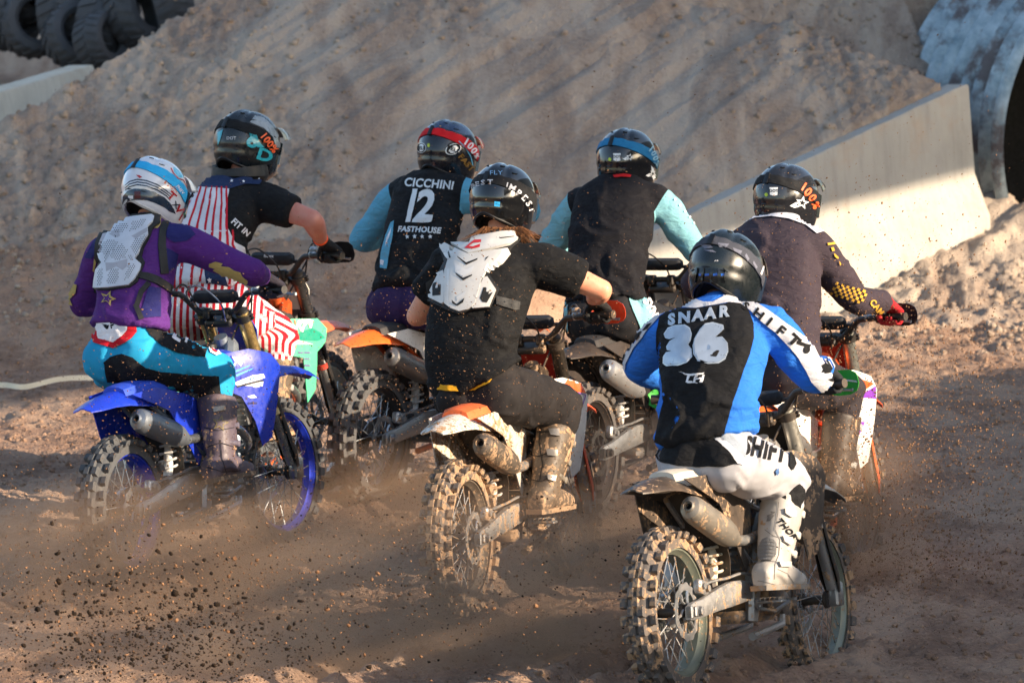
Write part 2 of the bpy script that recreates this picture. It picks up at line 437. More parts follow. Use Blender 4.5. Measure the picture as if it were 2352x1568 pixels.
def jersey_barrier(p0, p1, hgt, m, label, group=None):
    """p0, p1: top centre points"""
    d = Vector((p1.x-p0.x, p1.y-p0.y, 0)); L = (p1-p0).length; dn = (p1-p0).normalized()
    out = Vector((d.y, -d.x, 0)).normalized()
    prof = [(.085, 0), (.10, -.02), (.15, -hgt*.55), (.30, -hgt*.82), (.31, -hgt*1.25)]
    ring = [(a, b) for a, b in prof] + [(-a, b) for a, b in prof[::-1]]
    mb = MB(); n = 24
    rings = []
    for i in range(n+1):
        c = p0 + (p1-p0)*(i/n)
        k = 1 if 0 < i < n else .97
        rings.append([c + out*(a*k + .006*math.sin(i*2.1+b*9)) + Vector((0, 0, b+(0 if 0 < i < n else -.006))) for a, b in ring])
    mb.loft(rings)
    root = mb.obj('concrete_barrier', m)
    o = p0.copy(); me = root.data
    for v in me.vertices: v.co -= o
    root.location = o
    tag(root, label, 'barrier', group); return root
outv = Vector((BN.x, BN.y, 0))
bar = jersey_barrier(B0-outv*.085, B1-outv*.085+Vector((.06, .05, 0)), BH, M_conc, 'long pale concrete barrier holding back the ramp beside the corrugated pipe')
fb0 = P(-60, 222, 42.9); fb1 = P(190, 148, 44.6)
jersey_barrier(fb0, fb1, .55, concrete('far_barrier_concrete', rgb('#c9c4b4')), 'pale concrete barrier at the upper left behind the ramp edge')

# ------------------------------------------------------------------ big corrugated pipe at right
def galv():
    m = bpy.data.materials.new('galvanised_steel'); m.use_nodes = True; nt = m.node_tree; b = nt.nodes['Principled BSDF']
    tc = nt.nodes.new('ShaderNodeTexCoord').outputs['Object']
    c = ramp(nt, noise(nt, 6, 5, .7, tc), [(.3, rgb('#71858f')), (.7, rgb('#b8c6cc'))])
    rust = noise(nt, 2.3, 6, .7, tc)
    rm = ramp(nt, rust, [(.50, 0.0), (.60, .85)])
    c = mix_rgb(nt, rm, c, rgb('#4f3c39'))
    dm = ramp(nt, noise(nt, 3.1, 5, .65, mapping(nt, (1, 1, .5))), [(.60, 0.0), (.72, .8)])
    c = mix_rgb(nt, dm, c, rgb('#8f7867'))
    nt.links.new(c, b.inputs['Base Color'])
    nt.links.new(math_(nt, 'MULTIPLY', math_(nt, 'SUBTRACT', 1.0, math_(nt, 'MAXIMUM', rm, dm)), .55), b.inputs['Metallic'])
    b.inputs['Roughness'].default_value = .48
    bp = N(nt, 'ShaderNodeBump', i_Strength=.25, i_Distance=.01); nt.links.new(noise(nt, 25, 4, .7, tc), bp.inputs['Height'])
    nt.links.new(bp.outputs[0], b.inputs['Normal']); return m
M_galv = galv()
PR = 1.42
def pipe_mesh():
    mb = MB(); a = Vector((0, 0, 1)).cross(PAX).normalized(); b = PAX.cross(a)
    rings = []; n = 96; per = .21
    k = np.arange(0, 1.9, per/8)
    for t in k:
        r = PR + .062*math.sin(2*math.pi*t/per)
        rings.append([PC - PAX*t + (a*math.cos(2*math.pi*j/n)+b*math.sin(2*math.pi*j/n))*r for j in range(n)])
    for t in k[::-1]:
        r = PR - .012 + .062*math.sin(2*math.pi*t/per)
        rings.append([PC - PAX*t + (a*math.cos(2*math.pi*j/n)+b*math.sin(2*math.pi*j/n))*r for j in range(n)])
    mb.loft(rings, cap=False)
    o = mb.obj('corrugated_pipe', M_galv)
    m2 = MB(); m2.lathe([(0, 0.01), (0, PR-.08), (.04, PR-.08), (.04, .01)], PC-PAX*1.85, -PAX, 48, True); m2.obj('darkness_standin', mat('dark_steel', '#0d0b0a', .9), o)  # near-black disc added to paint the darkness inside the pipe
    return o
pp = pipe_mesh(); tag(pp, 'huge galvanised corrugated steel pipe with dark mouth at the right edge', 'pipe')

# ------------------------------------------------------------------ stacked tyres top left
M_tyre_old = mat('old_tyre_rubber', '#323d47', .75, kind='rubber', mud=.25, mudscale=2.5, bump=.6)
def big_tyre(c, rad, width, ax, label):
    mb = MB(); ax = Vector(ax).normalized(); c = Vector(c)
    w = width/2; rr = rad
    prof = [(-w*.8, rr*.58), (-w, rr*.72), (-w*.96, rr*.9), (-w*.75, rr*.965), (0, rr*.98), (w*.75, rr*.965), (w*.96, rr*.9), (w, rr*.72), (w*.8, rr*.58), (w*.6, rr*.62), (0, rr*.86), (-w*.6, rr*.62), (-w*.8, rr*.58)]
    mb.lathe(prof, (0, 0, 0), ax, 48)
    a = ax.orthogonal().normalized(); b = ax.cross(a)
    n = 20
    for i in range(n):
        for sd in (-1, 1):
            th = 2*math.pi*(i+(.5 if sd > 0 else 0))/n
            rings = []
            for k in range(5):
                t = k/4; y = sd*(.06+.9*t)*w; tt = th+.16*t*1.0
                h = rr*(1.03-(.10 if k == 4 else .02*t)); lo = rr*(.93 if k < 4 else .80); hw = .065+.03*t
                def q(ang, r, yy): return (a*math.cos(ang)+b*math.sin(ang))*r + ax*yy
                rings.append([q(tt-hw, lo, y), q(tt-hw*.75, h, y), q(tt+hw*.75, h, y), q(tt+hw, lo, y)])
            mb.loft(rings)
    o = mb.obj('tyre', M_tyre_old); o.location = c
    tag(o, label, 'tyre', 'old earthmover tyres stacked behind the ramp'); return o
for (u, v, Y, r_, wd, ax, lb) in (
    (18, 30, 48.5, .26, .30, (.9, -.45, .25), 'dark lugged tyre at the top left corner of the stack'),
    (78, 52, 48.3, .25, .30, (.35, -.9, .2), 'dark tyre second from the left, its tread facing the track'),
    (150, 30, 48.2, .27, .32, (.95, -.2, .1), 'dark upright tyre third from the left in the stack'),
    (178, 82, 47.9, .24, .28, (.4, -.85, .35), 'lowest dark tyre of the stack, tilted towards the track'),
    (248, 48, 47.8, .26, .32, (.9, -.35, -.15), 'dark tyre in the middle right of the stack, tread outwards'),
    (232, 92, 47.5, .20, .26, (.8, -.5, .2), 'smallest dark tyre, half sunk in dirt below the stack'),
    (322, 24, 47.6, .26, .30, (.75, -.6, .25), 'dark tyre second from the right, close to the ramp edge'),
    (395, 2, 47.4, .25, .30, (.95, .1, .25), 'dark tyre at the right end of the stack, half hidden by the ramp'),
    (60, -22, 48.6, .27, .32, (.6, -.7, .35), 'dark tyre on the upper layer above the left corner'),
    (225, -30, 48.2, .27, .32, (.85, -.4, .3), 'dark tyre on the upper layer above the middle of the stack')):
    big_tyre(P(u, v, Y), r_*1.18, wd*1.1, ax, lb)

# ------------------------------------------------------------------ course tape lying on the ground
M_tape = mat('course_tape', '#e6dfc8', .5, kind='plain')
def tape(pts, label, w_=.03):
    mb = MB(); rings = []
    for (x, y, dz) in catmull(pts, 8):
        z = float(H0(np.array([x]), np.array([y]))[0])+.06+dz
        rings.append([(x, y-w_*.3, z), (x, y-w_*.3, z+w_), (x, y+.004-w_*.3, z+w_), (x, y+.004-w_*.3, z)])
    mb.loft(rings)
    o = mb.obj('course_tape', M_tape); tag(o, label, 'tape'); return o
def gp(u, v, y0=20, y1=60):
    """ground point seen at u, v"""
    for k in np.arange(y0, y1, .05):
        p = P(u, v, k)
        if H0(np.array([p.x]), np.array([p.y]))[0] >= p.z: return p
    return P(u, v, y1)
a1 = gp(-40, 918); a2 = gp(60, 918); a3 = gp(150, 908)
tape([(a1.x, a1.y, 0), ((a1.x+a2.x)/2, (a1.y+a2.y)/2, .01), (a2.x, a2.y, 0), (a3.x, a3.y, .02), (a3.x+.3, a3.y+.2, 0)], 'white course tape stretched along the track at the left edge')
a1 = gp(1190, 712); a2 = gp(1300, 680); a3 = gp(1380, 664)
tape([(a1.x, a1.y, 0), (a2.x, a2.y, .02), (a3.x, a3.y, 0)], 'white course tape seen between the riders at the foot of the ramp', .06)

# ------------------------------------------------------------------ added unseen blockers, shaped to shade the scene, right of the picture
mb = MB(); xs_ = np.linspace(6, 46, 260); rings = []
for y in xs_:
    top = float(np.interp(y, [6, 13, 15.6, 16.3, 17.2, 17.9, 19, 26, 28, 31], [4.2, 4.2, 4.15, 3.88, 3.88, 4.3, 4.05, 3.9, 3.68, 3.62])) + .45*float(fbm(np.array([y*.45]), np.array([2.0]), None, 4, 77)) + .40*float(fbm(np.array([y*2.2]), np.array([9.0]), None, 3, 79))
    top -= 1.15*float(sstep(29.0, 32.5, np.array([y]))[()])
    top = max(top, .9)
    rings.append([(11.0-top*.55, y, -.4), (11.8, y, top), (12.3, y, top), (13.5+top*.8, y, -.4)])
mb.loft(rings)
tag(mb.obj('shade_mound', M_track), 'added unseen brown bank right of the track', 'mound')  # added out of view, crest shaped to shade the low ground
mb = MB()
def brz(y): return 6.46-.083*(y-20)
mb.loft([[(x, y, brz(y)+dz) for x, dz in ((12.0, 0), (14.0, 0), (14.0, 4.2), (12.0, 4.2))] for y in (8, 48)])
for y in (8.5, 10.5, 45, 47.5):
    for x in (12.3, 13.7): mb.tube([(x, y, -.3), (x, y, brz(y)+.1)], .12, 8)
tag(mb.obj('blocker', mat('blocker_grey', '#8b8d8c', .6)), 'added unseen grey grandstand on posts right of the track', 'blocker')  # added out of view, lower edge set to shade ramp and barrier top
# ------------------------------------------------------------------ decals: patches laid onto a surface
def densify(loop, step):
    out = []
    for i in range(len(loop)):
        a = np.array(loop[i], float); b = np.array(loop[(i+1) % len(loop)], float)
        n = max(1, int(np.hypot(*(b-a))/step))
        for k in range(n): out.append(a+(b-a)*k/n)
    return out
def tri_fill(loops, step):
    V = []; E = []; 
    for lp in loops:
        d = densify(lp, step); o = len(V); V += d
        E += [(o+i, o+(i+1) % len(d)) for i in range(len(d))]
    A = np.array(V); lo = A.min(0); hi = A.max(0)
    j = 0
    for y in np.arange(lo[1]+step*.5, hi[1], step):
        j += 1
        for x in np.arange(lo[0]+step*(.5 if j % 2 else 1.0), hi[0], step): V.append(np.array((x, y)))
    vs, es, fs, *_ = delaunay_2d_cdt([Vector(v) for v in V], E, [], 3 if len(loops) > 1 else 1, step*.02)
    return [tuple(v) for v in vs], [tuple(f) for f in fs]
def bvh_of(objs):
    vs = []; fs = []
    for o in objs:
        M = world(o); off = len(vs)
        vs += [M @ v.co for v in o.data.vertices]; fs += [tuple(i+off for i in p.vertices) for p in o.data.polygons]
    return BVHTree.FromPolygons(vs, fs)
def world(o):
    M = o.matrix_basis.copy()
    while o.parent is not None:
        o = o.parent; M = o.matrix_basis @ M
    return M
def lay(name, V2, F2, hitf, mat_, parent, off=.003, thick=0, maxlen=.08, smooth=True):
    """hitf(p2) -> (point, normal) or None, world space"""
    Mi = world(parent).inverted() if parent is not None else Matrix.Identity(4)
    pts = {}; idx = {}; vs = []; ns = []
    for i, p in enumerate(V2):
        h = hitf(p)
        if h is not None and h[0] is not None:
            idx[i] = len(vs); vs.append(h[0]); ns.append(h[1])
    fs = []
    for f in F2:
        if all(i in idx for i in f):
            g_ = [idx[i] for i in f]
            if max((vs[g_[k]]-vs[g_[k-1]]).length for k in range(len(g_))) < maxlen: fs.append(tuple(g_))
    if not fs: return None
    up = [Mi @ (v + n*(off+thick)) for v, n in zip(vs, ns)]
    me = bpy.data.meshes.new(name)
    if thick:
        lo = [Mi @ (v + n*(off*.2)) for v, n in zip(vs, ns)]
        cnt = {}
        for f in fs:
            for k in range(len(f)):
                a, b = f[k], f[(k+1) % len(f)]; cnt.setdefault((min(a, b), max(a, b)), []).append((a, b))
        m = len(up); walls = [(a, b, b+m, a+m) for e in cnt.values() if len(e) == 1 for a, b in e]
        me.from_pydata([tuple(v) for v in up+lo], [], fs + walls)
    else:
        me.from_pydata([tuple(v) for v in up], [], fs)
    me.materials.append(mat_)
    bm = bmesh.new(); bm.from_mesh(me)
    bmesh.ops.delete(bm, geom=[v for v in bm.verts if not v.link_faces], context='VERTS')
    bmesh.ops.recalc_face_normals(bm, faces=bm.faces) if thick else None
    for e in bm.edges:
        if thick and len(e.link_faces) == 2 and e.calc_face_angle(0) > .7: e.smooth = False
    for f in bm.faces:
        f.smooth = smooth
    bm.to_mesh(me); bm.free()
    if not thick:   # face the normals outwards
        c = 0
        for p in list(me.polygons)[:40]:
            q = Mi.to_3x3() @ ns[0]; c += 1 if p.normal.dot(q) > 0 else -1
        if c < 0: me.flip_normals()
    return link(name, me, parent)
def hit_px(bvh):
    def f(p):
        o, d = ray(p[0], p[1]); h = bvh.ray_cast(o, d)
        if h[0] is None: return None
        n = h[1]
        if n.dot(d) > 0: n = -n
        if n.dot(d) > -.07: return None
        return (h[0], n)
    return f
def decal(name, loops, bvh, mat_, parent, off=.003, thick=0, step=7, maxlen=.06, hollow=False):
    """loops: outlines in picture units; laid from the camera side onto the surface"""
    if not isinstance(loops[0][0], (tuple, list)): loops = [loops]
    if hollow or len(loops) == 1: sets = [loops]
    else: sets = [[l] for l in loops]
    V = []; F = []
    for st in sets:
        v, f = tri_fill(st, step); o = len(V); V += v; F += [tuple(i+o for i in t) for t in f]
    return lay(name, V, F, hit_px(bvh), mat_, parent, off, thick, maxlen)
def band(pts, wd):
    """polyline -> outline of constant width (picture units)"""
    pts = [np.array(p, float) for p in pts]; L = []; Rr = []
    for i, p in enumerate(pts):
        t = pts[min(i+1, len(pts)-1)]-pts[max(i-1, 0)]; t = t/np.hypot(*t); n = np.array((-t[1], t[0]))
        w_ = wd[i] if hasattr(wd, '__len__') else wd
        L.append(tuple(p+n*w_/2)); Rr.append(tuple(p-n*w_/2))
    return L+Rr[::-1]
_TXT = {}
def text2d(s, bold=.02, step=.12):
    """unit-height lettering as 2D triangles"""
    key = (s, bold, step)
    if key in _TXT: return _TXT[key]
    cu = bpy.data.curves.new('t', 'FONT'); cu.body = s; cu.offset = bold; cu.align_x = 'CENTER'; cu.resolution_u = 3; cu.space_character = 1.06
    o = link('t', cu); dg = bpy.context.evaluated_depsgraph_get(); dg.update()
    me = bpy.data.meshes.new_from_object(o.evaluated_get(dg)); bpy.data.objects.remove(o)
    bm = bmesh.new(); bm.from_mesh(me)
    bmesh.ops.triangulate(bm, faces=bm.faces)
    for _ in range(5):
        ed = [e for e in bm.edges if e.calc_length() > step*1.6]
        if not ed: break
        bmesh.ops.subdivide_edges(bm, edges=ed, cuts=1); bmesh.ops.triangulate(bm, faces=[f for f in bm.faces if len(f.verts) > 3])
    V = [(v.co.x, v.co.y-.36) for v in bm.verts]; F = [tuple(v.index for v in f.verts) for f in bm.faces]
    bm.free(); _TXT[key] = (V, F); return V, F
def text_decal(name, s, c, h, bvh, mat_, parent, rot=0, wx=1.0, shear=0, off=.0045, bold=.02, arc=0, vert=None, hitf=None, thick=0):
    """c: centre, h: cap height, both in picture units; arc: sagging of the base line"""
    V, F = text2d(s, bold, round(max(.05, min(.16, 3.2/h)), 3)); V = [(x/.72, y/.72) for x, y in V]
    cr, sr = math.cos(R(rot)), math.sin(R(rot)); out = []
    for x, y in V:
        X = (x*wx + shear*y)*h; Y = y*h + arc*(x*wx)**2*h
        out.append((c[0]+X*cr-Y*sr, c[1]-(X*sr+Y*cr)))
    return lay(name, out, F, hitf or hit_px(bvh), mat_, parent, off, thick, .05)
STAR = [(math.sin(i*math.pi/5)*(1 if i % 2 == 0 else .42), math.cos(i*math.pi/5)*(1 if i % 2 == 0 else .42)) for i in range(10)]
def star_px(c, r, rot=0):
    a = R(rot); return [(c[0]+r*(x*math.cos(a)-y*math.sin(a)), c[1]-r*(x*math.sin(a)+y*math.cos(a))) for x, y in STAR]
def ell_px(c, a, b, rot=0, n=20):
    k = R(rot); return [(c[0]+a*math.cos(2*math.pi*i/n)*math.cos(k)+b*math.sin(2*math.pi*i/n)*math.sin(k), c[1]+a*math.cos(2*math.pi*i/n)*math.sin(k)-b*math.sin(2*math.pi*i/n)*math.cos(k)) for i in range(n)]

# ------------------------------------------------------------------ motocross bikes. Local: x ahead, y left, z up, origin under the rear axle
def tyre_mesh(name, rad, rim, wid, n_knob, m):
    mb = MB(); ax = (0, 1, 0); w_ = wid/2; rc = rad-.0145
    prof = []
    for k in range(13):
        t = math.pi*(k/12); prof.append((-w_*.86*math.cos(t), rim+.004+(rc-rim)*math.sin(t)**.62))
    prof += [(w_*.55, rim+.01), (-w_*.55, rim+.01), prof[0]]
    mb.lathe(prof, (0, 0, 0), ax, 72)
    for i in range(n_knob):
        th = 2*math.pi*i/n_knob
        ys = ((-.30, .23), (.30, .23)) if i % 2 == 0 else ((-.80, .22), (0, .22), (.80, .22))
        for y, hw in ys:
            side = abs(y) > .6
            r0 = rc-.012-(.020 if side else 0); r1 = rad-(.024 if side else 0)+.001
            dth = .66*2*math.pi/n_knob*.85
            tilt = .55*(1 if y > 0 else -1) if side else .12*y
            rings = []
            for r_, sc in ((r0, 1.15), (r1-.005, 1.0), (r1, .78)):
                rg = []
                for a_, b_ in ((-1, -1), (1, -1), (1, 1), (-1, 1)):
                    ang = th+dth*a_*sc; yy = (y + tilt*.0 + b_*hw*sc)*w_ + (r_-r0)*tilt
                    rg.append((math.cos(ang)*r_, yy, math.sin(ang)*r_))
                rings.append(rg)
            mb.loft(rings)
    return mb.mesh(name, m, True)
def rim_mesh(name, rim, wid, m_rim, m_hub):
    mb = MB(); w_ = wid*.36
    mb.lathe([(-w_, rim+.012), (-w_, rim-.004), (-w_*.75, rim-.008), (-w_*.45, rim-.020), (w_*.45, rim-.020), (w_*.75, rim-.008), (w_, rim-.004), (w_, rim+.012), (w_*.8, rim+.006), (-w_*.8, rim+.006), (-w_, rim+.012)], (0, 0, 0), (0, 1, 0), 56)
    mb.mi = 1
    mb.lathe([(-.062, .012), (-.062, .034), (-.05, .036), (-.046, .020), (0, .018), (.046, .020), (.05, .036), (.062, .034), (.062, .012)], (0, 0, 0), (0, 1, 0), 24, True)
    return mb.mesh(name, [m_rim, m_hub])
def spoke_mesh(name, rim, sd, sw, m):
    mb = MB(); a = Vector((.032*math.cos(sw*.9), sd*.046, .032*math.sin(sw*.9))); b = Vector(((rim-.018), sd*.006, 0))
    mb.tube([a, b], .0022, 5); mb.tube([b-(b-a).normalized()*.018, b], .0036, 5)
    return mb.mesh(name, m)
def disc_mesh(r0, m):
    mb = MB(); n = 48; pts = []
    outer = [(r0*(1+.035*math.sin(i*2*math.pi*12/96)), 2*math.pi*i/96) for i in range(96)]
    inner = [(r0*.74, 2*math.pi*i/96) for i in range(96)]
    rg = lambda L, y: [(math.cos(t)*r, y, math.sin(t)*r) for r, t in L]
    mb.loft([rg(inner, -.0018), rg(outer, -.0018), rg(outer, .0018), rg(inner, .0018), rg(inner, -.0018)], cap=False)
    for i in range(6):
        t = 2*math.pi*i/6; c, s = math.cos(t), math.sin(t); c2, s2 = math.cos(t+.5), math.sin(t+.5)
        mb.tube([(c*.03, 0, s*.03), (c2*r0*.5, 0, s2*r0*.5), (c2*r0*.76, 0, s2*r0*.76)], .006, 6)
    return mb.mesh('brake_disc', m)
_mc = {}
def cached(key, fn):
    if key not in _mc: _mc[key] = fn()
    return _mc[key]
def sheet3(poly, f, thick, step=.03):
    """poly (2D) filled, mapped by f to (point, normal), made solid"""
    V, F = tri_fill([poly], step); mb = MB()
    top = []; bot = []
    for p in V:
        q, n = f(p); q = Vector(q); n = Vector(n).normalized(); top.append(q+n*thick/2); bot.append(q-n*thick/2)
    m = len(top); cnt = {}
    for t in F:
        for k in range(len(t)):
            a, b = t[k], t[(k+1) % len(t)]; cnt.setdefault((min(a, b), max(a, b)), []).append((a, b))
    walls = [(a, b, b+m, a+m) for e in cnt.values() if len(e) == 1 for a, b in e]
    mb.add(top+bot, list(F)+[tuple(i+m for i in t[::-1]) for t in F]+walls); return mb
M_blk = mat('black_plastic', '#15171a', .42, mud=.15)
def build_bike(name, label, cat_, pos, theta, lean, pitch, c, steer=0.0, mud=.3, guard=None, spokes=True, rise=-.045, group='motocross bikes in the pack'):
    """c: colours dict. theta: heading right of straight ahead"""
    M = Matrix.Translation(pos) @ Matrix.Rotation(math.pi/2-R(theta), 4, 'Z') @ Matrix.Rotation(-R(lean), 4, 'X') @ Matrix.Rotation(-R(pitch), 4, 'Y')
    root = empty(name); root.matrix_world = M; root.matrix_basis = M
    tag(root, label, cat_, group)
    T = c['id']
    def pm(nm, col, rough=.32, **k): return mat(T+'_'+nm, col, rough, mud=k.pop('mud', mud), **k)
    m_f = pm('fender_plastic', c['fender']); m_side = pm('side_plastic', c.get('side', c['fender'])); m_sh = pm('shroud_plastic', c['shroud'], mud=mud*c.get('shmud', .4))
    m_seat = pm('seat_cover', c['seat'], .7, kind='rubber', mud=mud*.4); m_fr = pm('frame_metal', c['frame'], .42, metal=.7, kind='metal')
    m_fork = pm('fork_tube', c['fork'], .28, metal=.85, kind='metal', mud=mud*.5); m_alu = pm('aluminium', '#a6a9ab', .38, metal=.9, kind='metal')
    m_eng = pm('engine_cast', '#6d6f72', .5, metal=.7, kind='metal', mud=min(1, mud*1.3)); m_rim = pm('rim', c['rim'], .35, metal=.45, kind='metal', mud=mud*.8)
    m_rub = pm('tyre_rubber', '#3a4046', .7, kind='rubber', mud=min(1, mud*1.05+.08), mudscale=11); m_bk = pm('black_parts', '#141618', .45, mud=mud*.7)
    m_steel = pm('steel', '#9aa0a5', .3, metal=.9, kind='metal'); m_sil = pm('silencer_metal', c.get('sil', '#8d9196'), .42, metal=.75, kind='metal')
    m_guard = pm('fork_guard_plastic', c.get('fguard', '#15171a'), .4, mud=mud*.4)
    RA = Vector((0, 0, .335)); FA = Vector((1.46, 0, .345))
    # wheels
    def wheel(axle, rad, rim, wid, nk, par, disc_side, disc_r, M_=None):
        wm = cached((T, 'rim', rim), lambda: rim_mesh('wheel', rim, wid, m_rim, m_bk))
        w_ = link('wheel', wm, par); w_.matrix_basis = Matrix.Translation(axle) @ (M_ or Matrix.Identity(4)); w_['label'] = 'rear wheel' if par is root and axle.x < .5 else 'front wheel'
        link('tyre', cached((T, 'tyre', rad), lambda: tyre_mesh('tyre', rad, rim, wid, nk, m_rub)), w_)
        ns = 32 if spokes else 16
        for i in range(ns):
            sd = 1 if i % 2 else -1; sw = 1 if (i//2) % 2 else -1
            sm = cached((T, 'sp', rim, sd, sw), lambda: spoke_mesh('spoke', rim, sd, sw, m_steel))
            o = link('spoke', sm, w_); o.rotation_euler = (0, 2*math.pi*(i+.3*(i//2 % 2))/ns, 0)
        d = link('brake_disc', cached((T, 'disc', disc_r), lambda: disc_mesh(disc_r, m_steel)), w_); d.location = (0, disc_side, 0)
        return w_
    rw = wheel(RA, .335, .245, .125, 56, root, -.066, .112)
    rw.rotation_euler = (0, rng.uniform(0, 1), 0)
    spk = MB(); spk.lathe([(-.003, .03), (-.003, .088), (.003, .088), (.003, .03)], (0, .062, 0), (0, 1, 0), 44); o = spk.obj('sprocket', m_steel, rw)
    # steering assembly: built straight, turned about the head axis
    hd = Vector((-.4384, 0, .8988)); piv = Vector((1.06, 0, 1.02))
    SM = Matrix.Translation(piv) @ Matrix.Rotation(R(steer), 4, hd) @ Matrix.Translation(-piv)
    fw_base = FA
    fw = wheel(FA, .345, .270, .088, 60, root, .058, .130)
    fw.matrix_basis = SM @ Matrix.Translation(FA)
    def part(mb, nm, mm, mtx=None, par=None, lab=None):
        o = mb.obj(nm, mm, par or root)
        if mtx is not None: o.matrix_basis = mtx
        if lab: o['label'] = lab
        return o
    # forks
    base = FA + Vector((-.032, 0, 0)); 
    for sd in (-1, 1):
        y = Vector((0, sd*.103, 0)); f0 = base+y
        mb = MB(); mb.tube([f0+hd*.05, f0+hd*.46], .0235, 14); mb.box(f0+Vector((.018, 0, .02)), (.075, .042, .10), bev=.008); 
        lo = part(mb, 'fork_slider', m_steel, SM)
        mb = MB(); mb.tube([f0+hd*.33, f0+hd*.355, f0+hd*.36, f0+hd*.60, f0+hd*.602, f0+hd*.86], [.0305, .0305, .027, .027, .0305, .0305], 18)
        up = part(mb, 'fork_tube', m_fork, SM)
        mb = MB(); mb.lathe([(0, .031), (.012, .031), (.018, .022), (.024, .012)], f0+hd*.86, hd, 18, True); part(mb, 'fork_cap', m_bk, None, up)
        mb = MB(); mb.lathe([(0, .0335), (.028, .0335)], f0+hd*.325, hd, 18, True); part(mb, 'fork_seal', pm('seal', c.get('seal', '#b8bcc0'), .4), None, up)
        # guard: half shell ahead of the slider
        mb = MB(); fx = Vector((.8988, 0, .4384)); rings = []
        for t, wd in ((.03, .030), (.10, .040), (.20, .036), (.32, .034), (.43, .036), (.48, .026)):
            rg = []
            for k in range(9):
                a_ = (k/8-.5)*math.pi*1.25; rg.append(f0+hd*t+fx*(math.cos(a_)*wd+.008)+Vector((0, math.sin(a_)*wd*1.05, 0)))
            for k in range(8, -1, -1):
                a_ = (k/8-.5)*math.pi*1.25; rg.append(f0+hd*t+fx*(math.cos(a_)*(wd-.004)+.008)+Vector((0, math.sin(a_)*(wd-.004)*1.05, 0)))
            rings.append(rg)
        mb.loft(rings); part(mb, 'fork_guard', m_guard, SM)
    for t, th_ in ((.835, .032), (.63, .036)):
        mb = MB(); p_ = base+hd*t; Rm = Matrix.Rotation(-math.atan2(.4384, .8988), 3, 'Y')
        mb.box(p_+Rm @ Vector((-.025, 0, 0)), (.085, .14, th_), Rm, .008)
        for sd in (-1, 1): mb.lathe([(-th_/2, .042), (th_/2, .042)], p_+Vector((0, sd*.103, 0)), hd, 20, True)
        for sd in (-1, 1):
            for k in (-1, 1): mb.box(p_+Vector((0, sd*.15, 0))+hd*(k*.008), (.016, .012, .010), Rm)
        part(mb, 'triple_clamp', m_bk, SM)
    # handlebar
    top = base+hd*.875+Vector((-.035, 0, 0)); hz = top.z+.035+rise
    L = [(top.x+.0, 0, hz), (top.x, .055, hz), (top.x-.004, .10, hz+.010), (top.x-.02, .165, hz+.075), (top.x-.035, .21, hz+.092), (top.x-.095, .415, hz+.105)]
    full = [(x, -y, z) for x, y, z in L[:0:-1]]+L
    mb = MB(); mb.tube(catmull(full, 4), .0138, 12); 
    mb.tube([(top.x-.008, -.14, hz+.062), (top.x-.008, .14, hz+.062)], .009, 8)
    for sd in (-1, 1): mb.box((top.x, sd*.05, hz-.004), (.046, .035, .05), bev=.006)
    hb = part(mb, 'handlebar', m_bk, SM)
    mb = MB(); mb.box((top.x-.008, 0, hz+.074), (.058, .225, .052), Matrix.Rotation(R(-18), 3, 'Y'), .014); bp_ = part(mb, 'bar_pad', pm('bar_pad', c.get('pad', '#1b1d22'), .75, kind='rubber', mud=.0), None, hb)
    for sd in (-1, 1):
        a_ = Vector((top.x-.058, sd*.285, hz+.099)); b_ = Vector((top.x-.096, sd*.42, hz+.105)); 
        mb = MB(); gdir = (b_-a_).normalized(); mb.lathe([(-.006, .026), (0, .026), (.002, .0165), (.02, .0165)]+[(.02+.012*k+.006*j, .0165+.0012*(j)) for k in range(8) for j in (0, 1)]+[(.132, .019), (.142, .019)], a_, gdir, 14, True); part(mb, 'grip', m_bk, None, hb)
        mb = MB(); c_ = a_-gdir*.06; mb.box(c_+Vector((.012, 0, 0)), (.045, .032, .035), bev=.008)
        if sd < 0: mb.box(c_+Vector((.045, sd*-.01, .02)), (.055, .036, .034), Matrix.Rotation(.2, 3, 'Z'), .01)
        mb.tube([c_+Vector((.035, 0, 0)), c_+Vector((.055, sd*.03, -.006)), c_+Vector((.056, sd*.12, -.014)), c_+Vector((.040, sd*.19, -.018))], [.009, .0075, .0065, .006], 8)
        mb.lathe([(-.008, .0), (-.006, .009), (.006, .009), (.008, 0)], c_+Vector((.040, sd*.19, -.018)), (0, 0, 1), 8); part(mb, 'lever', m_alu if c.get('lev') is None else pm('lever', c['lev'], .4), None, hb)
        if guard:
            mb = MB(); gc = a_+gdir*.075+Vector((.085, 0, .004)); rings = []
            for yy, hh, xx in guard:
                sy = sd*yy
                rings.append([gc+Vector((xx, sy, -hh*.75)), gc+Vector((xx+.012, sy, -hh*.1)), gc+Vector((xx, sy, hh*.9)), gc+Vector((xx-.004, sy, hh*.9)), gc+Vector((xx+.008, sy, -hh*.1)), gc+Vector((xx-.004, sy, -hh*.75))])
            mb.loft([r_ for r_ in rings]); 
            hg = part(mb, 'hand_guard', pm('hand_guard', c['guard'], .35, mud=mud*.3), None, hb)
            mb = MB(); mb.tube([c_+Vector((.02, 0, 0)), gc+Vector((-.02, -sd*.06, 0)), gc+Vector((.0, -sd*.03, 0))], .007, 6); part(mb, 'guard_mount', m_bk, None, hg)
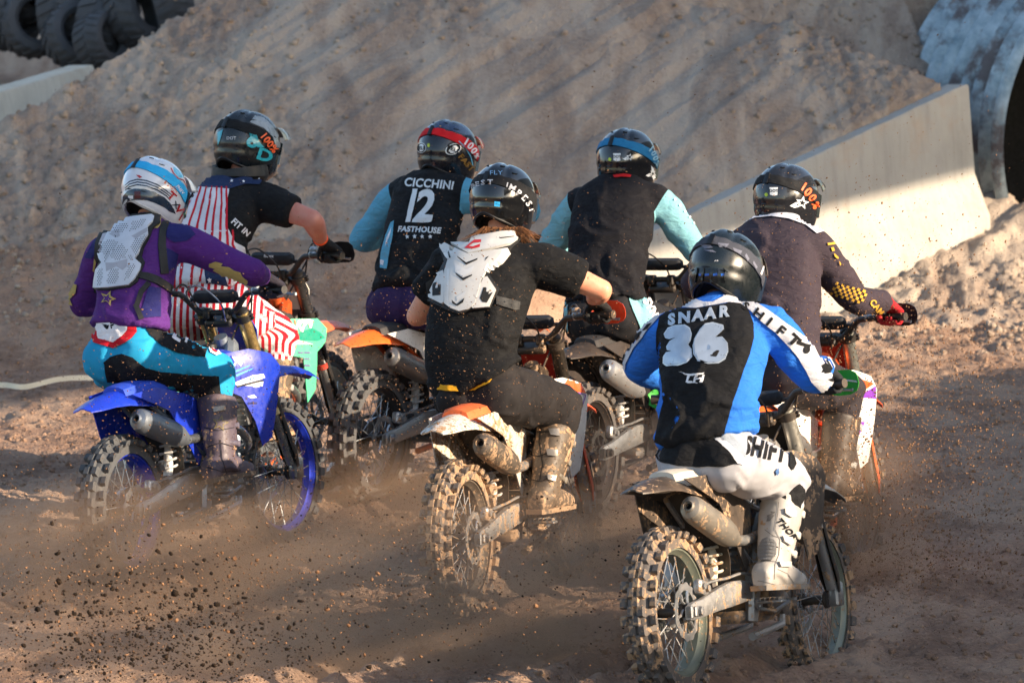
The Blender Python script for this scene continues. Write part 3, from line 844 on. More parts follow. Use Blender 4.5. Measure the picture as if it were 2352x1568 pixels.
    # cables and hoses
    for k, (s_, m_) in enumerate((((top.x-.02, -.22, hz+.10), (1.00, -.05, .93)), ((top.x-.02, .22, hz+.10), (.98, .06, .90)), ((top.x+.01, -.23, hz+.11), (1.10, -.07, .85)))):
        a_ = Vector(s_); b_ = Vector(m_); md = (a_+b_)/2+Vector((.10-.04*k, 0, .10+.03*k))
        mb = MB(); mb.tube(catmull([a_, a_+(md-a_)*.5+Vector((.02, 0, .05)), md, b_+Vector((.05, 0, .08)), b_], 6), .0045, 6); part(mb, 'cable', m_bk)
    mb = MB(); mb.tube(catmull([(top.x+.0, .10, hz+.02), (top.x-.06, .12, hz+.10), (top.x-.10, .03, hz+.13), (top.x-.08, -.06, hz+.05), (top.x-.02, -.05, hz-.04)], 6), .004, 6); part(mb, 'hose', m_steel if c.get('hose') else m_bk)
    # number plate
    npoly = [(-.085, .10), (.085, .10), (.105, .02), (.07, -.10), (-.07, -.10), (-.105, .02)]
    pf = lambda p: (base+hd*(.74+p[1]*1.05)+Vector((.085-.9*p[0]**2, 0, 0))+Vector((0, p[0], 0)), (.9, p[0]*1.5, .4))
    part(sheet3(npoly, pf, .004, .03), 'number_plate', pm('number_plate', c.get('plate', '#d8d8d4'), .35, mud=mud*.4), SM)
    # front fender: crowned loft
    mb = MB(); rings = []
    for x, z, wd, sag in ((.98, .66, .045, .022), (1.08, .735, .060, .026), (1.22, .790, .072, .028), (1.36, .822, .075, .030), (1.50, .830, .070, .030), (1.64, .812, .058, .026), (1.76, .778, .044, .018), (1.82, .752, .028, .010)):
        rg = [Vector((x, k*wd, z-abs(k)**2.2*sag+(.006 if abs(k) < .3 else 0))) for k in (-1, -.82, -.5, -.28, 0, .28, .5, .82, 1)]
        rings.append(rg+[q+Vector((0, 0, -.005)) for q in rg[::-1]])
    mb.loft(rings); part(mb, 'front_fender', pm('front_fender_plastic', c.get('ffender', c['fender']), .3, mud=mud*.5), SM)
    # frame
    mb = MB()
    for sd in (-1, 1):
        mb.tube([(1.07, sd*.028, .97), (.93, sd*.085, .86), (.70, sd*.105, .62), (.60, sd*.10, .44), (.58, sd*.09, .28)], [.030, .034, .034, .032, .024], 8, ref=(0, 1, 0), flat=1.5)
        mb.tube([(1.05, sd*.02, .84), (1.0, sd*.05, .55), (.93, sd*.07, .26), (.60, sd*.08, .22)], .017, 8)
        mb.tube([(.72, sd*.09, .72), (.36, sd*.085, .80), (.12, sd*.07, .83)], .013, 8)
        mb.tube([(.60, sd*.10, .50), (.36, sd*.085, .68), (.14, sd*.07, .81)], .012, 8)
    mb.lathe([(-.09, .032), (.09, .032)], (1.055, 0, .93), hd, 16, True)
    part(mb, 'frame', m_fr)
    # swingarm
    mb = MB()
    for sd in (-1, 1):
        rings = []
        for x, z, hh, ww, y in ((-.055, .33, .026, .012, .098), (-.02, .335, .034, .014, .098), (.06, .345, .034, .014, .100), (.20, .372, .042, .015, .104), (.34, .392, .048, .016, .105), (.46, .40, .044, .016, .100), (.58, .40, .03, .016, .094)):
            c0 = Vector((x, sd*y, z)); rings.append([c0+Vector((0, a_*ww, b_*hh)) for a_, b_ in ((-1, -.8), (-.7, -1), (.7, -1), (1, -.8), (1, .8), (.7, 1), (-.7, 1), (-1, .8))])
        mb.loft(rings)
    mb.box((.42, 0, .40), (.09, .20, .06), bev=.01)
    sa = part(mb, 'swingarm', m_alu)
    for sd in (-1, 1):
        mb = MB(); mb.box((0, sd*.117, .335), (.062, .010, .040), bev=.004); mb.lathe([(0, .017), (.018, .017), (.020, .010)], (0, sd*.118, .335), (0, sd, 0), 6, True); mb.box((-.045, sd*.10, .333), (.02, .03, .05), bev=.004)
        part(mb, 'axle_block', m_steel, None, sa)
    mb = MB(); mb.box((.115, -.085, .425), (.085, .035, .055), Matrix.Rotation(.2, 3, 'Y'), .008); mb.lathe([(0, .014), (.03, .014)], (.13, -.085, .42), (0, -1, 0), 10, True); mb.lathe([(0, .012), (.028, .012)], (.095, -.085, .43), (0, -1, 0), 10, True)
    mb.tube(catmull([(.15, -.09, .44), (.24, -.10, .45), (.34, -.10, .455), (.46, -.11, .47), (.55, -.12, .46)], 4), .006, 6)
    part(mb, 'brake_caliper', m_alu, None, sa)
    mb = MB(); mb.tube([(.01, .075, .425), (.55, .07, .445)], .009, 6); mb.tube([(.01, .075, .247), (.55, .07, .36)], .009, 6); part(mb, 'chain', m_steel)
    mb = MB(); mb.tube([(.40, 0, .36), (.50, 0, .74)], .022, 10)
    sp_ = [(.425+.075*t/60+.042*math.cos(t*.75), .042*math.sin(t*.75), .46+.24*t/60) for t in range(61)]
    mb.tube(sp_, .006, 6); part(mb, 'rear_shock', pm('shock_spring', c.get('spring', '#c8c8c8'), .4))
    # engine
    mb = MB(); mb.box((.74, 0, .38), (.30, .20, .20), bev=.035); mb.box((.84, 0, .55), (.15, .15, .20), Matrix.Rotation(R(12), 3, 'Y'), .02)
    for k in range(6): mb.box((.83+.004*k, 0, .47+.028*k), (.165, .165, .008), Matrix.Rotation(R(12), 3, 'Y'))
    mb.box((.87, 0, .68), (.13, .13, .09), Matrix.Rotation(R(12), 3, 'Y'), .02)
    mb.box((.62, 0, .30), (.30, .16, .05), bev=.015); eng = part(mb, 'engine', m_eng)
    mb = MB(); mb.lathe([(0, .088), (.03, .088), (.042, .078), (.046, .055), (.048, 0)], (.735, -.098, .385), (0, -1, 0), 28, True); mb.lathe([(0, .045), (.026, .045), (.032, .03), (.033, 0)], (.855, -.098, .345), (0, -1, 0), 20, True); part(mb, 'clutch_cover', pm('clutch_cover', c.get('clutch', '#55585b'), .35, metal=.6, kind='metal', mud=min(1, mud*1.2)), None, eng)
    mb = MB(); mb.lathe([(0, .075), (.03, .075), (.038, .06), (.04, 0)], (.80, .098, .39), (0, 1, 0), 24, True); part(mb, 'ignition_cover', m_eng, None, eng)
    mb = MB()
    for sd in (-1, 1): mb.box((.975, sd*.098, .73), (.035, .062, .25), Matrix.Rotation(R(-12), 3, 'Y'), .006)
    for sd in (-1, 1):
        for k in range(9): mb.box((.952, sd*.098, .63+.025*k), (.012, .058, .006), Matrix.Rotation(R(-12), 3, 'Y'))
    part(mb, 'radiator', m_alu)
    # exhaust: silencer on the right, header round the front
    mb = MB(); a_ = Vector((-.015, -.118, .735)); b_ = Vector((.40, -.125, .60)); d_ = (b_-a_).normalized(); side = Vector((0, 1, 0)); up_ = side.cross(d_).normalized()
    rings = []
    for t, r1, r2 in ((-.012, .013, .013), (-.004, .030, .036), (.002, .040, .046), (.03, .047, .054), (.05, .048, .056), (.30, .050, .058), (.36, .044, .050), (.44, .022, .024)):
        rings.append([a_+d_*t+(side*math.cos(2*math.pi*k/20)*r1+up_*math.sin(2*math.pi*k/20)*r2) for k in range(20)])
    mb.loft(rings, cap=False); sil = part(mb, 'silencer', m_sil)
    mb = MB(); mb.tube([a_-d_*.018, a_-d_*.014, a_+d_*.002], [.020, .024, .024], 16, False); mb.tube([a_-d_*.018, a_-d_*.004, a_+d_*.06], [.020, .0165, .0165], 16, False); part(mb, 'silencer_outlet', m_sil, None, sil)
    mb = MB(); mb.tube([a_+d_*.01, a_+d_*.012], [.0165, .0165], 16); part(mb, 'silencer_bore', mat('bore_black', '#020202', 1.0), None, sil)  # black disc closing the bore
    mb = MB(); mb.tube(catmull([b_+d_*.0, (.52, -.12, .60), (.66, -.13, .62), (.82, -.16, .60), (.97, -.12, .52), (1.0, -.03, .50), (.93, 0, .60)], 5), .021, 12); part(mb, 'exhaust_pipe', m_steel)
    # foot pegs, brake pedal, kick lever
    for sd in (-1, 1):
        mb = MB(); mb.box((.575, sd*.185, .352), (.055, .105, .012), bev=.003)
        for k in range(5): mb.box((.575, sd*(.145+.02*k), .364), (.05, .004, .012))
        mb.box((.575, sd*.125, .35), (.03, .03, .04), bev=.005); part(mb, 'foot_peg', m_steel)
    mb = MB(); mb.tube([(.56, -.13, .33), (.68, -.15, .315), (.80, -.165, .35)], .008, 6); mb.box((.81, -.17, .358), (.03, .035, .010)); part(mb, 'brake_pedal', m_steel)
    mb = MB(); mb.tube([(.66, -.14, .42), (.63, -.15, .55), (.60, -.155, .66), (.60, -.175, .68)], .008, 6); part(mb, 'kick_lever', m_steel)
    # rear fender
    mb = MB(); rings = []
    for x, z, wd, sag in ((.44, .80, .070, .06), (.32, .835, .086, .07), (.20, .852, .098, .075), (.08, .858, .104, .070), (-.04, .855, .102, .052), (-.15, .842, .092, .036), (-.24, .822, .072, .022), (-.285, .808, .045, .010)):
        rg = [Vector((x, k*wd, z-abs(k)**2.6*sag+(.005 if abs(k) < .35 else 0))) for k in (-1, -.93, -.75, -.45, -.2, 0, .2, .45, .75, .93, 1)]
        rings.append(rg+[q+Vector((0, 0, -.005)) for q in rg[::-1]])
    mb.loft(rings); part(mb, 'rear_fender', m_f)
    # inner mud guard between fender and swingarm
    mb = MB(); rings = []
    for x, z, wd in ((.02, .845, .075), (.20, .815, .085), (.36, .72, .085), (.44, .58, .075), (.46, .46, .06)):
        rings.append([Vector((x, -wd, z-.05)), Vector((x, -wd*.7, z-.01)), Vector((x, 0, z)), Vector((x, wd*.7, z-.01)), Vector((x, wd, z-.05)), Vector((x+.006, wd, z-.05)), Vector((x+.006, 0, z+.006)), Vector((x+.006, -wd, z-.05))])
    mb.loft(rings); part(mb, 'inner_mudguard', m_bk)
    # side panels
    sp = [(-.03, .845), (.16, .858), (.46, .80), (.62, .74), (.60, .56), (.53, .47), (.40, .62), (.27, .745), (.10, .80)]
    spl = [(-.03, .845), (.16, .858), (.46, .80), (.60, .72), (.50, .50), (.30, .53), (.12, .56), (.05, .66)]
    for sd in (-1, 1):
        yb = .112
        fn = lambda p, sd=sd: ((p[0], sd*(yb+.008*math.sin(p[0]*8)-.05*max(0, p[1]-.80)-.03*max(0, p[0]-.45)), p[1]), (0, sd, .15))
        part(sheet3(sp if sd < 0 else spl, fn, .005, .05), 'side_panel', m_side)
    # seat
    mb = MB(); rings = []
    for x, z, wd in ((.00, .872, .055), (.06, .882, .075), (.22, .888, .085), (.40, .885, .085), (.58, .893, .075), (.72, .915, .062), (.82, .945, .050), (.86, .950, .040)):
        rings.append([Vector((x, a_*wd, z+b_)) for a_, b_ in ((-1.12, -.062), (-1.08, -.03), (-.9, -.006), (-.5, .004), (0, .007), (.5, .004), (.9, -.006), (1.08, -.03), (1.12, -.062), (.5, -.075), (-.5, -.075))])
    mb.loft(rings); part(mb, 'seat', m_seat)
    mb = MB(); rings = []
    for x, z, wd, h_ in ((.72, .87, .085, .09), (.80, .90, .11, .12), (.90, .92, .125, .13), (1.0, .925, .105, .10), (1.04, .92, .06, .06)):
        rings.append([Vector((x, math.cos(t)*wd, z-.02+math.sin(t)*h_*.5)) for t in [2*math.pi*k/14 for k in range(14)]])
    mb.loft(rings); part(mb, 'fuel_tank', pm('tank', c.get('tank', '#26282c'), .5, mud=mud*.5))
    mb = MB(); mb.lathe([(0, .036), (.02, .036), (.024, .028)], (.90, 0, .965), (0, 0, 1), 16, True); part(mb, 'fuel_cap', m_bk)
    # radiator shrouds
    shp = c.get('shape', [(.72, .86), (.84, .940), (1.00, .950), (1.13, .915), (1.205, .850), (1.16, .72), (1.09, .535), (1.03, .505), (.995, .62), (.93, .74), (.80, .80)])
    shr = []
    for sd in (-1, 1):
        fn = lambda p, sd=sd: ((p[0], sd*(.092+.100*float(sstep(.80, 1.12, np.array(p[0])))-.30*max(0, p[1]-.90)-.05*max(0, .70-p[1])), p[1]), (-.25 if p[0] < 1.15 else 0, sd, .18))
        shr.append(part(sheet3(shp, fn, .005, .04), 'radiator_shroud', m_sh))
    return dict(root=root, M=M, SM=M @ SM, shroud_r=shr[0], grip={-1: M @ SM @ Vector((top.x-.077, -.352, hz+.102)), 1: M @ SM @ Vector((top.x-.077, .352, hz+.102))},
                gdir={s: ((M @ SM).to_3x3() @ Vector((-.038, s*.135, .006))).normalized() for s in (-1, 1)},
                peg={s: M @ Vector((.575, s*.20, .372)) for s in (-1, 1)}, fwd=M.to_3x3() @ Vector((1, 0, 0)), right=M.to_3x3() @ Vector((0, -1, 0)), up=M.to_3x3() @ Vector((0, 0, 1)),
                pad=bp_, mats=dict(shroud=m_sh), fn_shroud=None, theta=theta, side_objs=None)
def ground_at(u, Y):
    x = (u-1176)/FOC*Y
    return Vector((x, Y, float(H0(np.array([x]), np.array([Y]))[0])))
GUARD = [(-.075, .030, -.045), (-.05, .050, -.015), (0, .062, 0), (.05, .060, -.006), (.085, .044, -.030), (.10, .026, -.05)]
BK = {}
BK['A'] = build_bike('dirt_bike', 'nearest dirt bike, black and muddy with white seat and green handguard', 'dirt bike', ground_at(1556, 21.8), 25, 6, -3.5,
    dict(id='near', fender='#1c2126', side='#20262b', shroud='#1b2025', seat='#c4bbad', frame='#9a9c9e', fork='#b9b7ae', rim='#6f7a70', guard='#2fa83c', ffender='#2a3640', plate='#16181b', sil='#8a8780', seal='#a8a9a8', tank='#1c1e20', spring='#d8d4c4', shmud=1.1), mud=.48, guard=GUARD, rise=-.075)
BK['B'] = build_bike('dirt_bike', 'white and orange dirt bike with mud caked rear wheel in the middle', 'dirt bike', ground_at(1062, 24.0), 19, 2, .5,
    dict(id='mid', fender='#cfcbc4', side='#cbc7c0', shroud='#d2cfca', seat='#e0622b', frame='#2d2c2c', fork='#3a3835', rim='#5a5650', guard='#f0491c', ffender='#f2552a', plate='#d0281c', sil='#5f5c58', fguard='#e2502a', tank='#4a4643', seal='#cfcac0'), mud=.58, guard=GUARD)
BK['C'] = build_bike('dirt_bike', 'blue dirt bike with blue rims and gold forks on the left', 'dirt bike', ground_at(296, 24.9), 25.5, 4, 2.5,
    dict(id='blue', fender='#0a33b4', side='#0a30ac', shroud='#0a2ea4', seat='#1a44b8', frame='#8c98a6', fork='#c6ab72', rim='#1432b4', ffender='#0a30ac', plate='#1232b0', sil='#7f8791', tank='#1a3bb0', seal='#d8c390', hose=1), mud=.05, steer=-4)
BK['D'] = build_bike('dirt_bike', 'teal and purple dirt bike with orange front fender at the upper left', 'dirt bike', ground_at(420, 26.5), 25, 0, 4.5,
    dict(id='teal', fender='#3fc8a0', side='#7ad8b0', shroud='#4fc092', seat='#2a2c30', frame='#e0622b', fork='#55565a', rim='#b8b4a8', guard='#111316', ffender='#f06a3c', plate='#e4e2d6', sil='#8a8a88', tank='#333333', seal='#c43c30', shape=[(.76, .85), (.93, .915), (1.08, .90), (1.17, .84), (1.15, .78), (1.07, .74), (1.06, .56), (1.01, .50), (.985, .72), (.85, .76)]), mud=.15, guard=GUARD)
BK['E'] = build_bike('dirt_bike', 'orange fendered dirt bike ahead of the white one, big muddy rear wheel showing', 'dirt bike', ground_at(855, 27.6), 28, 0, 1,
    dict(id='orange', fender='#f06420', side='#ece6dc', shroud='#f06420', seat='#2a2a2c', frame='#e05a20', fork='#47474a', rim='#33353a', ffender='#f06420', guard='#17181b', sil='#7c7c7c'), mud=.15, guard=GUARD)
BK['F'] = build_bike('dirt_bike', 'black dirt bike with thin blue trim behind the middle rider', 'dirt bike', ground_at(1350, 27.0), 23, 1, 0,
    dict(id='dark', fender='#1a1d22', side='#22262c', shroud='#23272d', seat='#1d1f24', frame='#34373c', fork='#5a5c60', rim='#2c2e33', sil='#9fa2a6', ffender='#1a1d22', hose=1), mud=.30, spokes=False)
BK['G'] = build_bike('dirt_bike', 'orange dirt bike with white and purple shroud at the right', 'dirt bike', ground_at(1732, 24.5), 21, 1, -.5,
    dict(id='right', fender='#f06420', side='#ece6dc', shroud='#d2d0cd', seat='#2a2a2c', frame='#e05a20', fork='#a9aaa2', rim='#303236', ffender='#f2592c', guard='#141518', plate='#c8321e', fguard='#f0622c', tank='#3b3634', sil='#7c7c7c', seal='#d04a2a'), mud=.22, guard=GUARD, rise=-.08)
# ------------------------------------------------------------------ riders
VW = Vector((0, 1, 0))
def ik(a, b, l1, l2, pole):
    d = b-a; D = d.length
    if D > (l1+l2)*.985:
        k = D/((l1+l2)*.985); l1 *= k; l2 *= k
    if D < abs(l1-l2)+.02: D = abs(l1-l2)+.02
    t = (l1*l1-l2*l2+D*D)/(2*D); h = math.sqrt(max(1e-6, l1*l1-t*t)); dn = d.normalized()
    p = (pole-dn*pole.dot(dn)).normalized()
    return a+dn*t+p*h
def ell_ring(c, lat, dep, w_, d_, n=26, sq=2.3, back=1.0):
    out = []
    for i in range(n):
        t = 2*math.pi*i/n; ct, st = math.cos(t), math.sin(t)
        x = math.copysign(abs(ct)**(2/sq), ct)*w_; y = math.copysign(abs(st)**(2/sq), st)*d_
        out.append(c+lat*x+dep*y*(back if y < 0 else 1))
    return out
def ball(mb, c, r, sc=(1, 1, 1), n=14):
    c = Vector(c); rings = []
    for i in range(1, 8):
        t = math.pi*i/8; rings.append([c+Vector((math.cos(2*math.pi*j/n)*math.sin(t)*r*sc[0], math.sin(2*math.pi*j/n)*math.sin(t)*r*sc[1], math.cos(t)*r*sc[2])) for j in range(n)])
    mb.loft(rings)
def wrinkle(me, waist, amp, seed, scale=11.0):
    """displace a garment by folds that run across the limb segments near joints. segs: [(a, b)]"""
    a, n = mesh_np(me)
    w1 = fbm(a[:, 0]*scale*.5, a[:, 1]*scale*.5, a[:, 2]*scale*1.05, 3, seed)
    wp = fbm(a[:, 0]*6, a[:, 1]*6, a[:, 2]*6, 2, seed+9)
    rid = 1-np.abs(fbm(a[:, 0]*scale*.55+wp*2.2, a[:, 1]*scale*.6, a[:, 2]*scale*1.5+a[:, 0]*scale*.35+wp*3, 3, seed+3))*4
    big = fbm(a[:, 0]*4, a[:, 1]*4, a[:, 2]*3, 2, seed+21)
    fold = 1-np.abs(fbm(a[:, 0]*3.2+wp*1.5, a[:, 1]*3.2, a[:, 2]*5.5+a[:, 0]*2+wp*2, 3, seed+33))*5
    fold = np.clip(fold, 0, 1)**2
    d = amp*(rid*.45+w1*.9+big*1.4+fold*1.9)
    if waist is not None:
        ds = np.linalg.norm(a-np.array(waist), axis=1); d = d*(.75+1.5*np.exp(-(ds/.26)**2))
    set_np(me, a+n*d[:, None])
def seam_attr(me, name, vals):
    at = me.attributes.new(name, 'FLOAT', 'POINT'); at.data.foreach_set('value', np.asarray(vals, 'f'))
def fabric2(name, c1, c2, attr='seam', stripes=None, **k):
    """two coloured cloth: colour 2 where the sewn-in attribute is above 0, or stripes of it"""
    m = mat(name, c1, k.get('rough', .85), kind='fabric', var=k.get('var', .10), mud=k.get('mud', 0), mudscale=k.get('mudscale', 14), bump=k.get('bump', .55))
    nt = m.node_tree; b = nt.nodes['Principled BSDF']
    at = nt.nodes.new('ShaderNodeAttribute'); at.attribute_name = attr
    if stripes:
        s = math_(nt, 'SINE', math_(nt, 'MULTIPLY', at.outputs['Fac'], 2*math.pi/stripes)); f = math_(nt, 'GREATER_THAN', s, .1)
    else: f = math_(nt, 'GREATER_THAN', at.outputs['Fac'], 0.0)
    src = b.inputs['Base Color'].links[0].from_socket
    nt.links.new(mix_rgb(nt, f, src, rgb(c2) if isinstance(c2, str) else c2), b.inputs['Base Color']); return m
def relocal(me, o):
    a, n = mesh_np(me); set_np(me, a-np.array(o))

def glove(name, W, G, g, up, m, parent, org, vox=.006, side=1):
    """W wrist, G grip centre, g outward along the grip"""
    f = (G-W); f = (f-g*f.dot(g)).normalized(); up = g.cross(f) if g.cross(f).dot(up) > 0 else f.cross(g); up.normalize()
    mb = MB(); K = G+up*.036+f*.004
    rings = []
    for t, hw, th in ((-.28, .034, .030), (0, .036, .031), (.25, .036, .024), (.7, .044, .021), (1.0, .045, .019), (1.12, .040, .012)):
        c = W.lerp(K, t); rings.append(ell_ring(c, g, (K-W).normalized().cross(g).normalized(), hw, th, 14, 2.6))
    mb.loft(rings)
    for i, o_ in enumerate((-.034, -.011, .011, .033)):
        pts = []; r0 = .0105-.0008*abs(i-1.5)
        for k, an in enumerate((95, 60, 25, -15, -60, -105, -140)):
            rr = (.040, .041, .037, .0335, .031, .029, .028)[k]+(.002 if i == 1 else 0)
            pts.append(G+g*(o_*(1-.06*k*.3))+f*math.cos(R(an))*rr+up*math.sin(R(an))*rr)
        if i in (0, 3): pts = pts[:6]
        mb.tube(pts, [r0*1.12, r0*1.1, r0, r0*.98, r0*.95, r0*.9, r0*.8][:len(pts)], 10)
    th = [W.lerp(K, .45)-g*.030-up*.004, G-g*.050-f*.028-up*.004, G-g*.046-f*.012-up*.030, G-g*.034+f*.010-up*.034]
    mb.tube(catmull(th, 3), [.016]*3+[.0145]*3+[.012]*3+[.010], 10)
    me = remesh(mb, vox, 2, name); me.materials.append(m); relocal(me, org)
    return link(name, me, parent)

def boot(Kn, An, toe_dir, m, m_sole, m_buckle, parent, org, side, fw_len=.20):
    """Kn knee, An ankle; toe_dir horizontal-ish unit"""
    ax = (An-Kn).normalized(); top = An-ax*.29; BS = 1.22; fd = (toe_dir-ax*toe_dir.dot(ax)*.0).normalized()
    lat = ax.cross(fd).normalized(); fr = lat.cross(ax).normalized()
    if fr.dot(fd) < 0: fr = -fr
    mb = MB(); rings = []
    for t, w_, d_, o_ in ((0, .066, .076, .006), (.06, .065, .075, .006), (.12, .062, .072, .002), (.19, .056, .064, 0), (.25, .050, .058, .002), (.30, .048, .060, .006), (.335, .046, .060, .012)):
        rings.append(ell_ring(top+ax*t+fr*o_, lat, fr, w_*BS*.98, d_*BS, 22, 2.4))
    mb.loft(rings)
    so = An-Vector((0, 0, 1))*.085; rings = []
    dn = fd.cross(lat).normalized(); dn = dn if dn.z > 0 else -dn
    for t, w_, h_ in ((-.085, .030, .040), (-.07, .040, .052), (-.03, .043, .062), (.03, .044, .062), (.09, .047, .048), (.14, .047, .036), (.185, .040, .029), (.205, .026, .022)):
        rings.append(ell_ring(so+fd*(t*1.12)+dn*(h_), lat, dn, w_*1.15, h_, 18, 3.0))
    mb.loft(rings)
    me = remesh(mb, .008, 3, 'boot'); a, n = mesh_np(me)
    set_np(me, a+n*((fbm(a[:, 0]*16, a[:, 1]*16, a[:, 2]*22, 3, 5)*.012)[:, None])); me.materials.append(m); relocal(me, org)
    bt = link('boot', me, parent)
    mb = MB(); rings = []
    for t, w_ in ((-.092, .030), (-.08, .040), (-.03, .044), (.03, .043), (.09, .050), (.15, .048), (.195, .040), (.215, .022)):
        rings.append([so+fd*(t*1.13)+lat*(w_*1.15*a_)+dn*b_ for a_, b_ in ((-1, -.006), (1, -.006), (1.04, .014), (-1.04, .014))])
    mb.loft(rings); sm = mb.mesh('sole', m_sole); relocal(sm, org); link('sole', sm, bt)
    ol = -lat if (lat.dot(side) < 0) else lat          # outer side
    for t, w2 in ((.045, .034), (.135, .032), (.215, .030)):
        c = top+ax*t+ol*.069*(1-.75*t)+fr*.036
        Mx = Matrix((fr, ol, -ax)).transposed()
        mb = MB(); mb.box(c, (.060, .012, .022), Mx, .004); mb.box(c+fr*.022+ol*.003, (.022, .012, .030), Mx, .004); mb.box(c-fr*.03+ol*.002, (.03, .008, .018), Mx, .003)
        bm_ = mb.mesh('buckle', m_buckle); relocal(bm_, org); link('buckle', bm_, bt)
    # ankle and shin guard pads
    mb = MB(); rings = []
    for t, w_ in ((.02, .050), (.10, .052), (.18, .046), (.24, .038)):
        rg = [top+ax*t+fr*(math.cos(k)*.098)+lat*math.sin(k)*w_*1.5 for k in np.linspace(-.9, .9, 7)]
        rings.append(rg+[q-fr*.02 for q in rg[::-1]])
    mb.loft(rings); bm_ = mb.mesh('shin_plate', m); relocal(bm_, org); link('shin_plate', bm_, bt)
    return bt

def helmet(hc, yaw, pitch, roll, m_shell, m_visor, m_strap, m_dark, parent, org, scale=1.0, m_lower=None, elstrap=(27, 8.5), visor=True, vis_up=0):
    """x ahead, y left, z up in the helmet's own frame"""
    Mh = Matrix.Translation(hc) @ Matrix.Rotation(math.pi/2-R(yaw), 4, 'Z') @ Matrix.Rotation(R(pitch), 4, 'Y') @ Matrix.Rotation(R(roll), 4, 'X') @ Matrix.Scale(scale, 4)
    Lo = Matrix.Translation(-Vector(org)) @ Mh
    def S(az, el, off=0):
        ce, se = math.cos(el), math.sin(el); ca, sa = math.cos(az), math.sin(az)
        rxy = ce**.82 if el > 0 else ce**.55
        b = max(0, -ca)
        x = (.163 if ca > 0 else .172)*rxy*ca; y = .128*rxy*sa; z = (.152 if el > 0 else .150)*math.copysign(abs(se)**.95, se)
        if el < 0 and ca > 0: x *= 1+.30*min(1, -el/.7)*ca
        # sculpting: a raised upper shell, rear duct ridge and flared lower rim
        d = off
        d += .004*float(sstep(-.03, .05, el-(-.10-.10*b+.12*max(0, ca))))
        d += .003*b*math.exp(-((el+.42)/.09)**2)
        d += .004*math.exp(-(sa/.16)**2)*float(sstep(.1, .5, el))
        d -= .006*math.exp(-((abs(sa)-.62)/.10)**2)*float(sstep(.25, .6, el))
        p = Vector((x, y, z)); n = Vector((x/.0266, y/.0164, z/.0228)).normalized()
        return p+n*d
    def elmin(az): 
        b = (1-math.cos(az))/2
        return R(-66+20*b**1.5+9*math.exp(-((az-math.pi)/.42)**2))
    NA, NE = 96, 34; rings_o = []; 
    for i in range(NE+1):
        rg = []
        for j in range(NA):
            az = 2*math.pi*j/NA; e0 = elmin(az); el = e0+(R(89.5)-e0)*(i/NE)
            rg.append(S(az, el))
        rings_o.append(rg)
    mb = MB(); inner = [[p*.90+Vector((0, 0, .002)) for p in rings_o[k]] for k in (12, 8, 4, 0)]
    lip = [[p*.975-Vector((0, 0, .004)) for p in rings_o[0]]]
    mb.loft(inner+lip+rings_o, cap=False); mb.add([S(0, R(90))], []); 
    mb.add(rings_o[-1], [tuple(range(NA))])
    me = mb.mesh('helmet', m_shell); me.transform(Lo)
    for p in me.polygons: p.use_smooth = True
    sh = link('helmet', me, parent)
    # lining
    mb = MB(); mb.loft([[Vector((p.x*.905, p.y*.905, p.z*.96)) for p in rings_o[k]] for k in (0, 2, 5, 9)], cap=False)
    mb.loft([[Vector((p.x*.74, p.y*.74, p.z*.86)) for p in rings_o[k]] for k in (0, 1, 4, 9)], cap=True)
    mb.loft([[Vector((p.x*.74, p.y*.74, p.z*.86)) for p in rings_o[0]], [Vector((p.x*.83, p.y*.83, p.z*.99)) for p in rings_o[0]], [Vector((p.x*.905, p.y*.905, p.z*.96)) for p in rings_o[0]]], cap=False)
    me = mb.mesh('helmet_lining', mat('helmet_lining_cloth', '#0e0e10', .95, kind='fabric')); me.transform(Lo); link('helmet_lining', me, sh)
    # rear rim trim
    mb = MB(); rg = []
    for j in range(NA+1):
        az = 2*math.pi*j/NA; p = S(az, elmin(az), .001)
        t_ = S(az, elmin(az)+R(4.5), .003); q = S(az, elmin(az)+R(6), -.001)
        rg.append([p, t_, q, p*.96])
    mb.loft(rg, cap=False); me = mb.mesh('rim_trim', m_lower or m_dark); me.transform(Lo); link('rim_trim', me, sh)
    # goggle strap with buckle
    ec, eh = elstrap; mb = MB(); rg = []
    for j in range(81):
        az = R(58)+(2*math.pi-R(116))*j/80; b = (1-math.cos(az))/2
        e = R(-4+(ec+4)*b**1.1); h_ = R(eh*(1-.12*math.cos(az*2)))
        w_ = .0012*math.sin(j*.9)
        rg.append([S(az, e-h_, .0015), S(az, e-h_, .0055+w_), S(az, e-h_*.3, .006), S(az, e+h_*.3, .006), S(az, e+h_, .0055-w_), S(az, e+h_, .0015)])
    mb.loft(rg); me = mb.mesh('goggle_strap', m_strap); me.transform(Lo); st = link('goggle_strap', me, sh)
    mb = MB(); rg = []
    for j in range(4):
        az = R(176)+R(9)*j/3; b = (1-math.cos(az))/2; e = R(-4+(ec+4)*b**1.1); h_ = R(eh*1.08)
        rg.append([S(az, e-h_, .006), S(az, e-h_, .011), S(az, e+h_, .011), S(az, e+h_, .006)])
    mb.loft(rg); me = mb.mesh('strap_slider', m_dark if m_strap != m_dark else m_visor); me.transform(Lo); link('strap_slider', me, st)
    # goggles and eye port
    mb = MB(); rg = []
    for j in range(13):
        az = R(-52+104*j/12); rg.append([S(az, R(-26), -.006), S(az, R(-22), .012), S(az, R(10), .014), S(az, R(15), -.006)])
    mb.loft(rg); me = mb.mesh('goggles', mat('goggle_lens', '#10141a', .08, coat=1.0)); me.transform(Lo); link('goggles', me, sh)
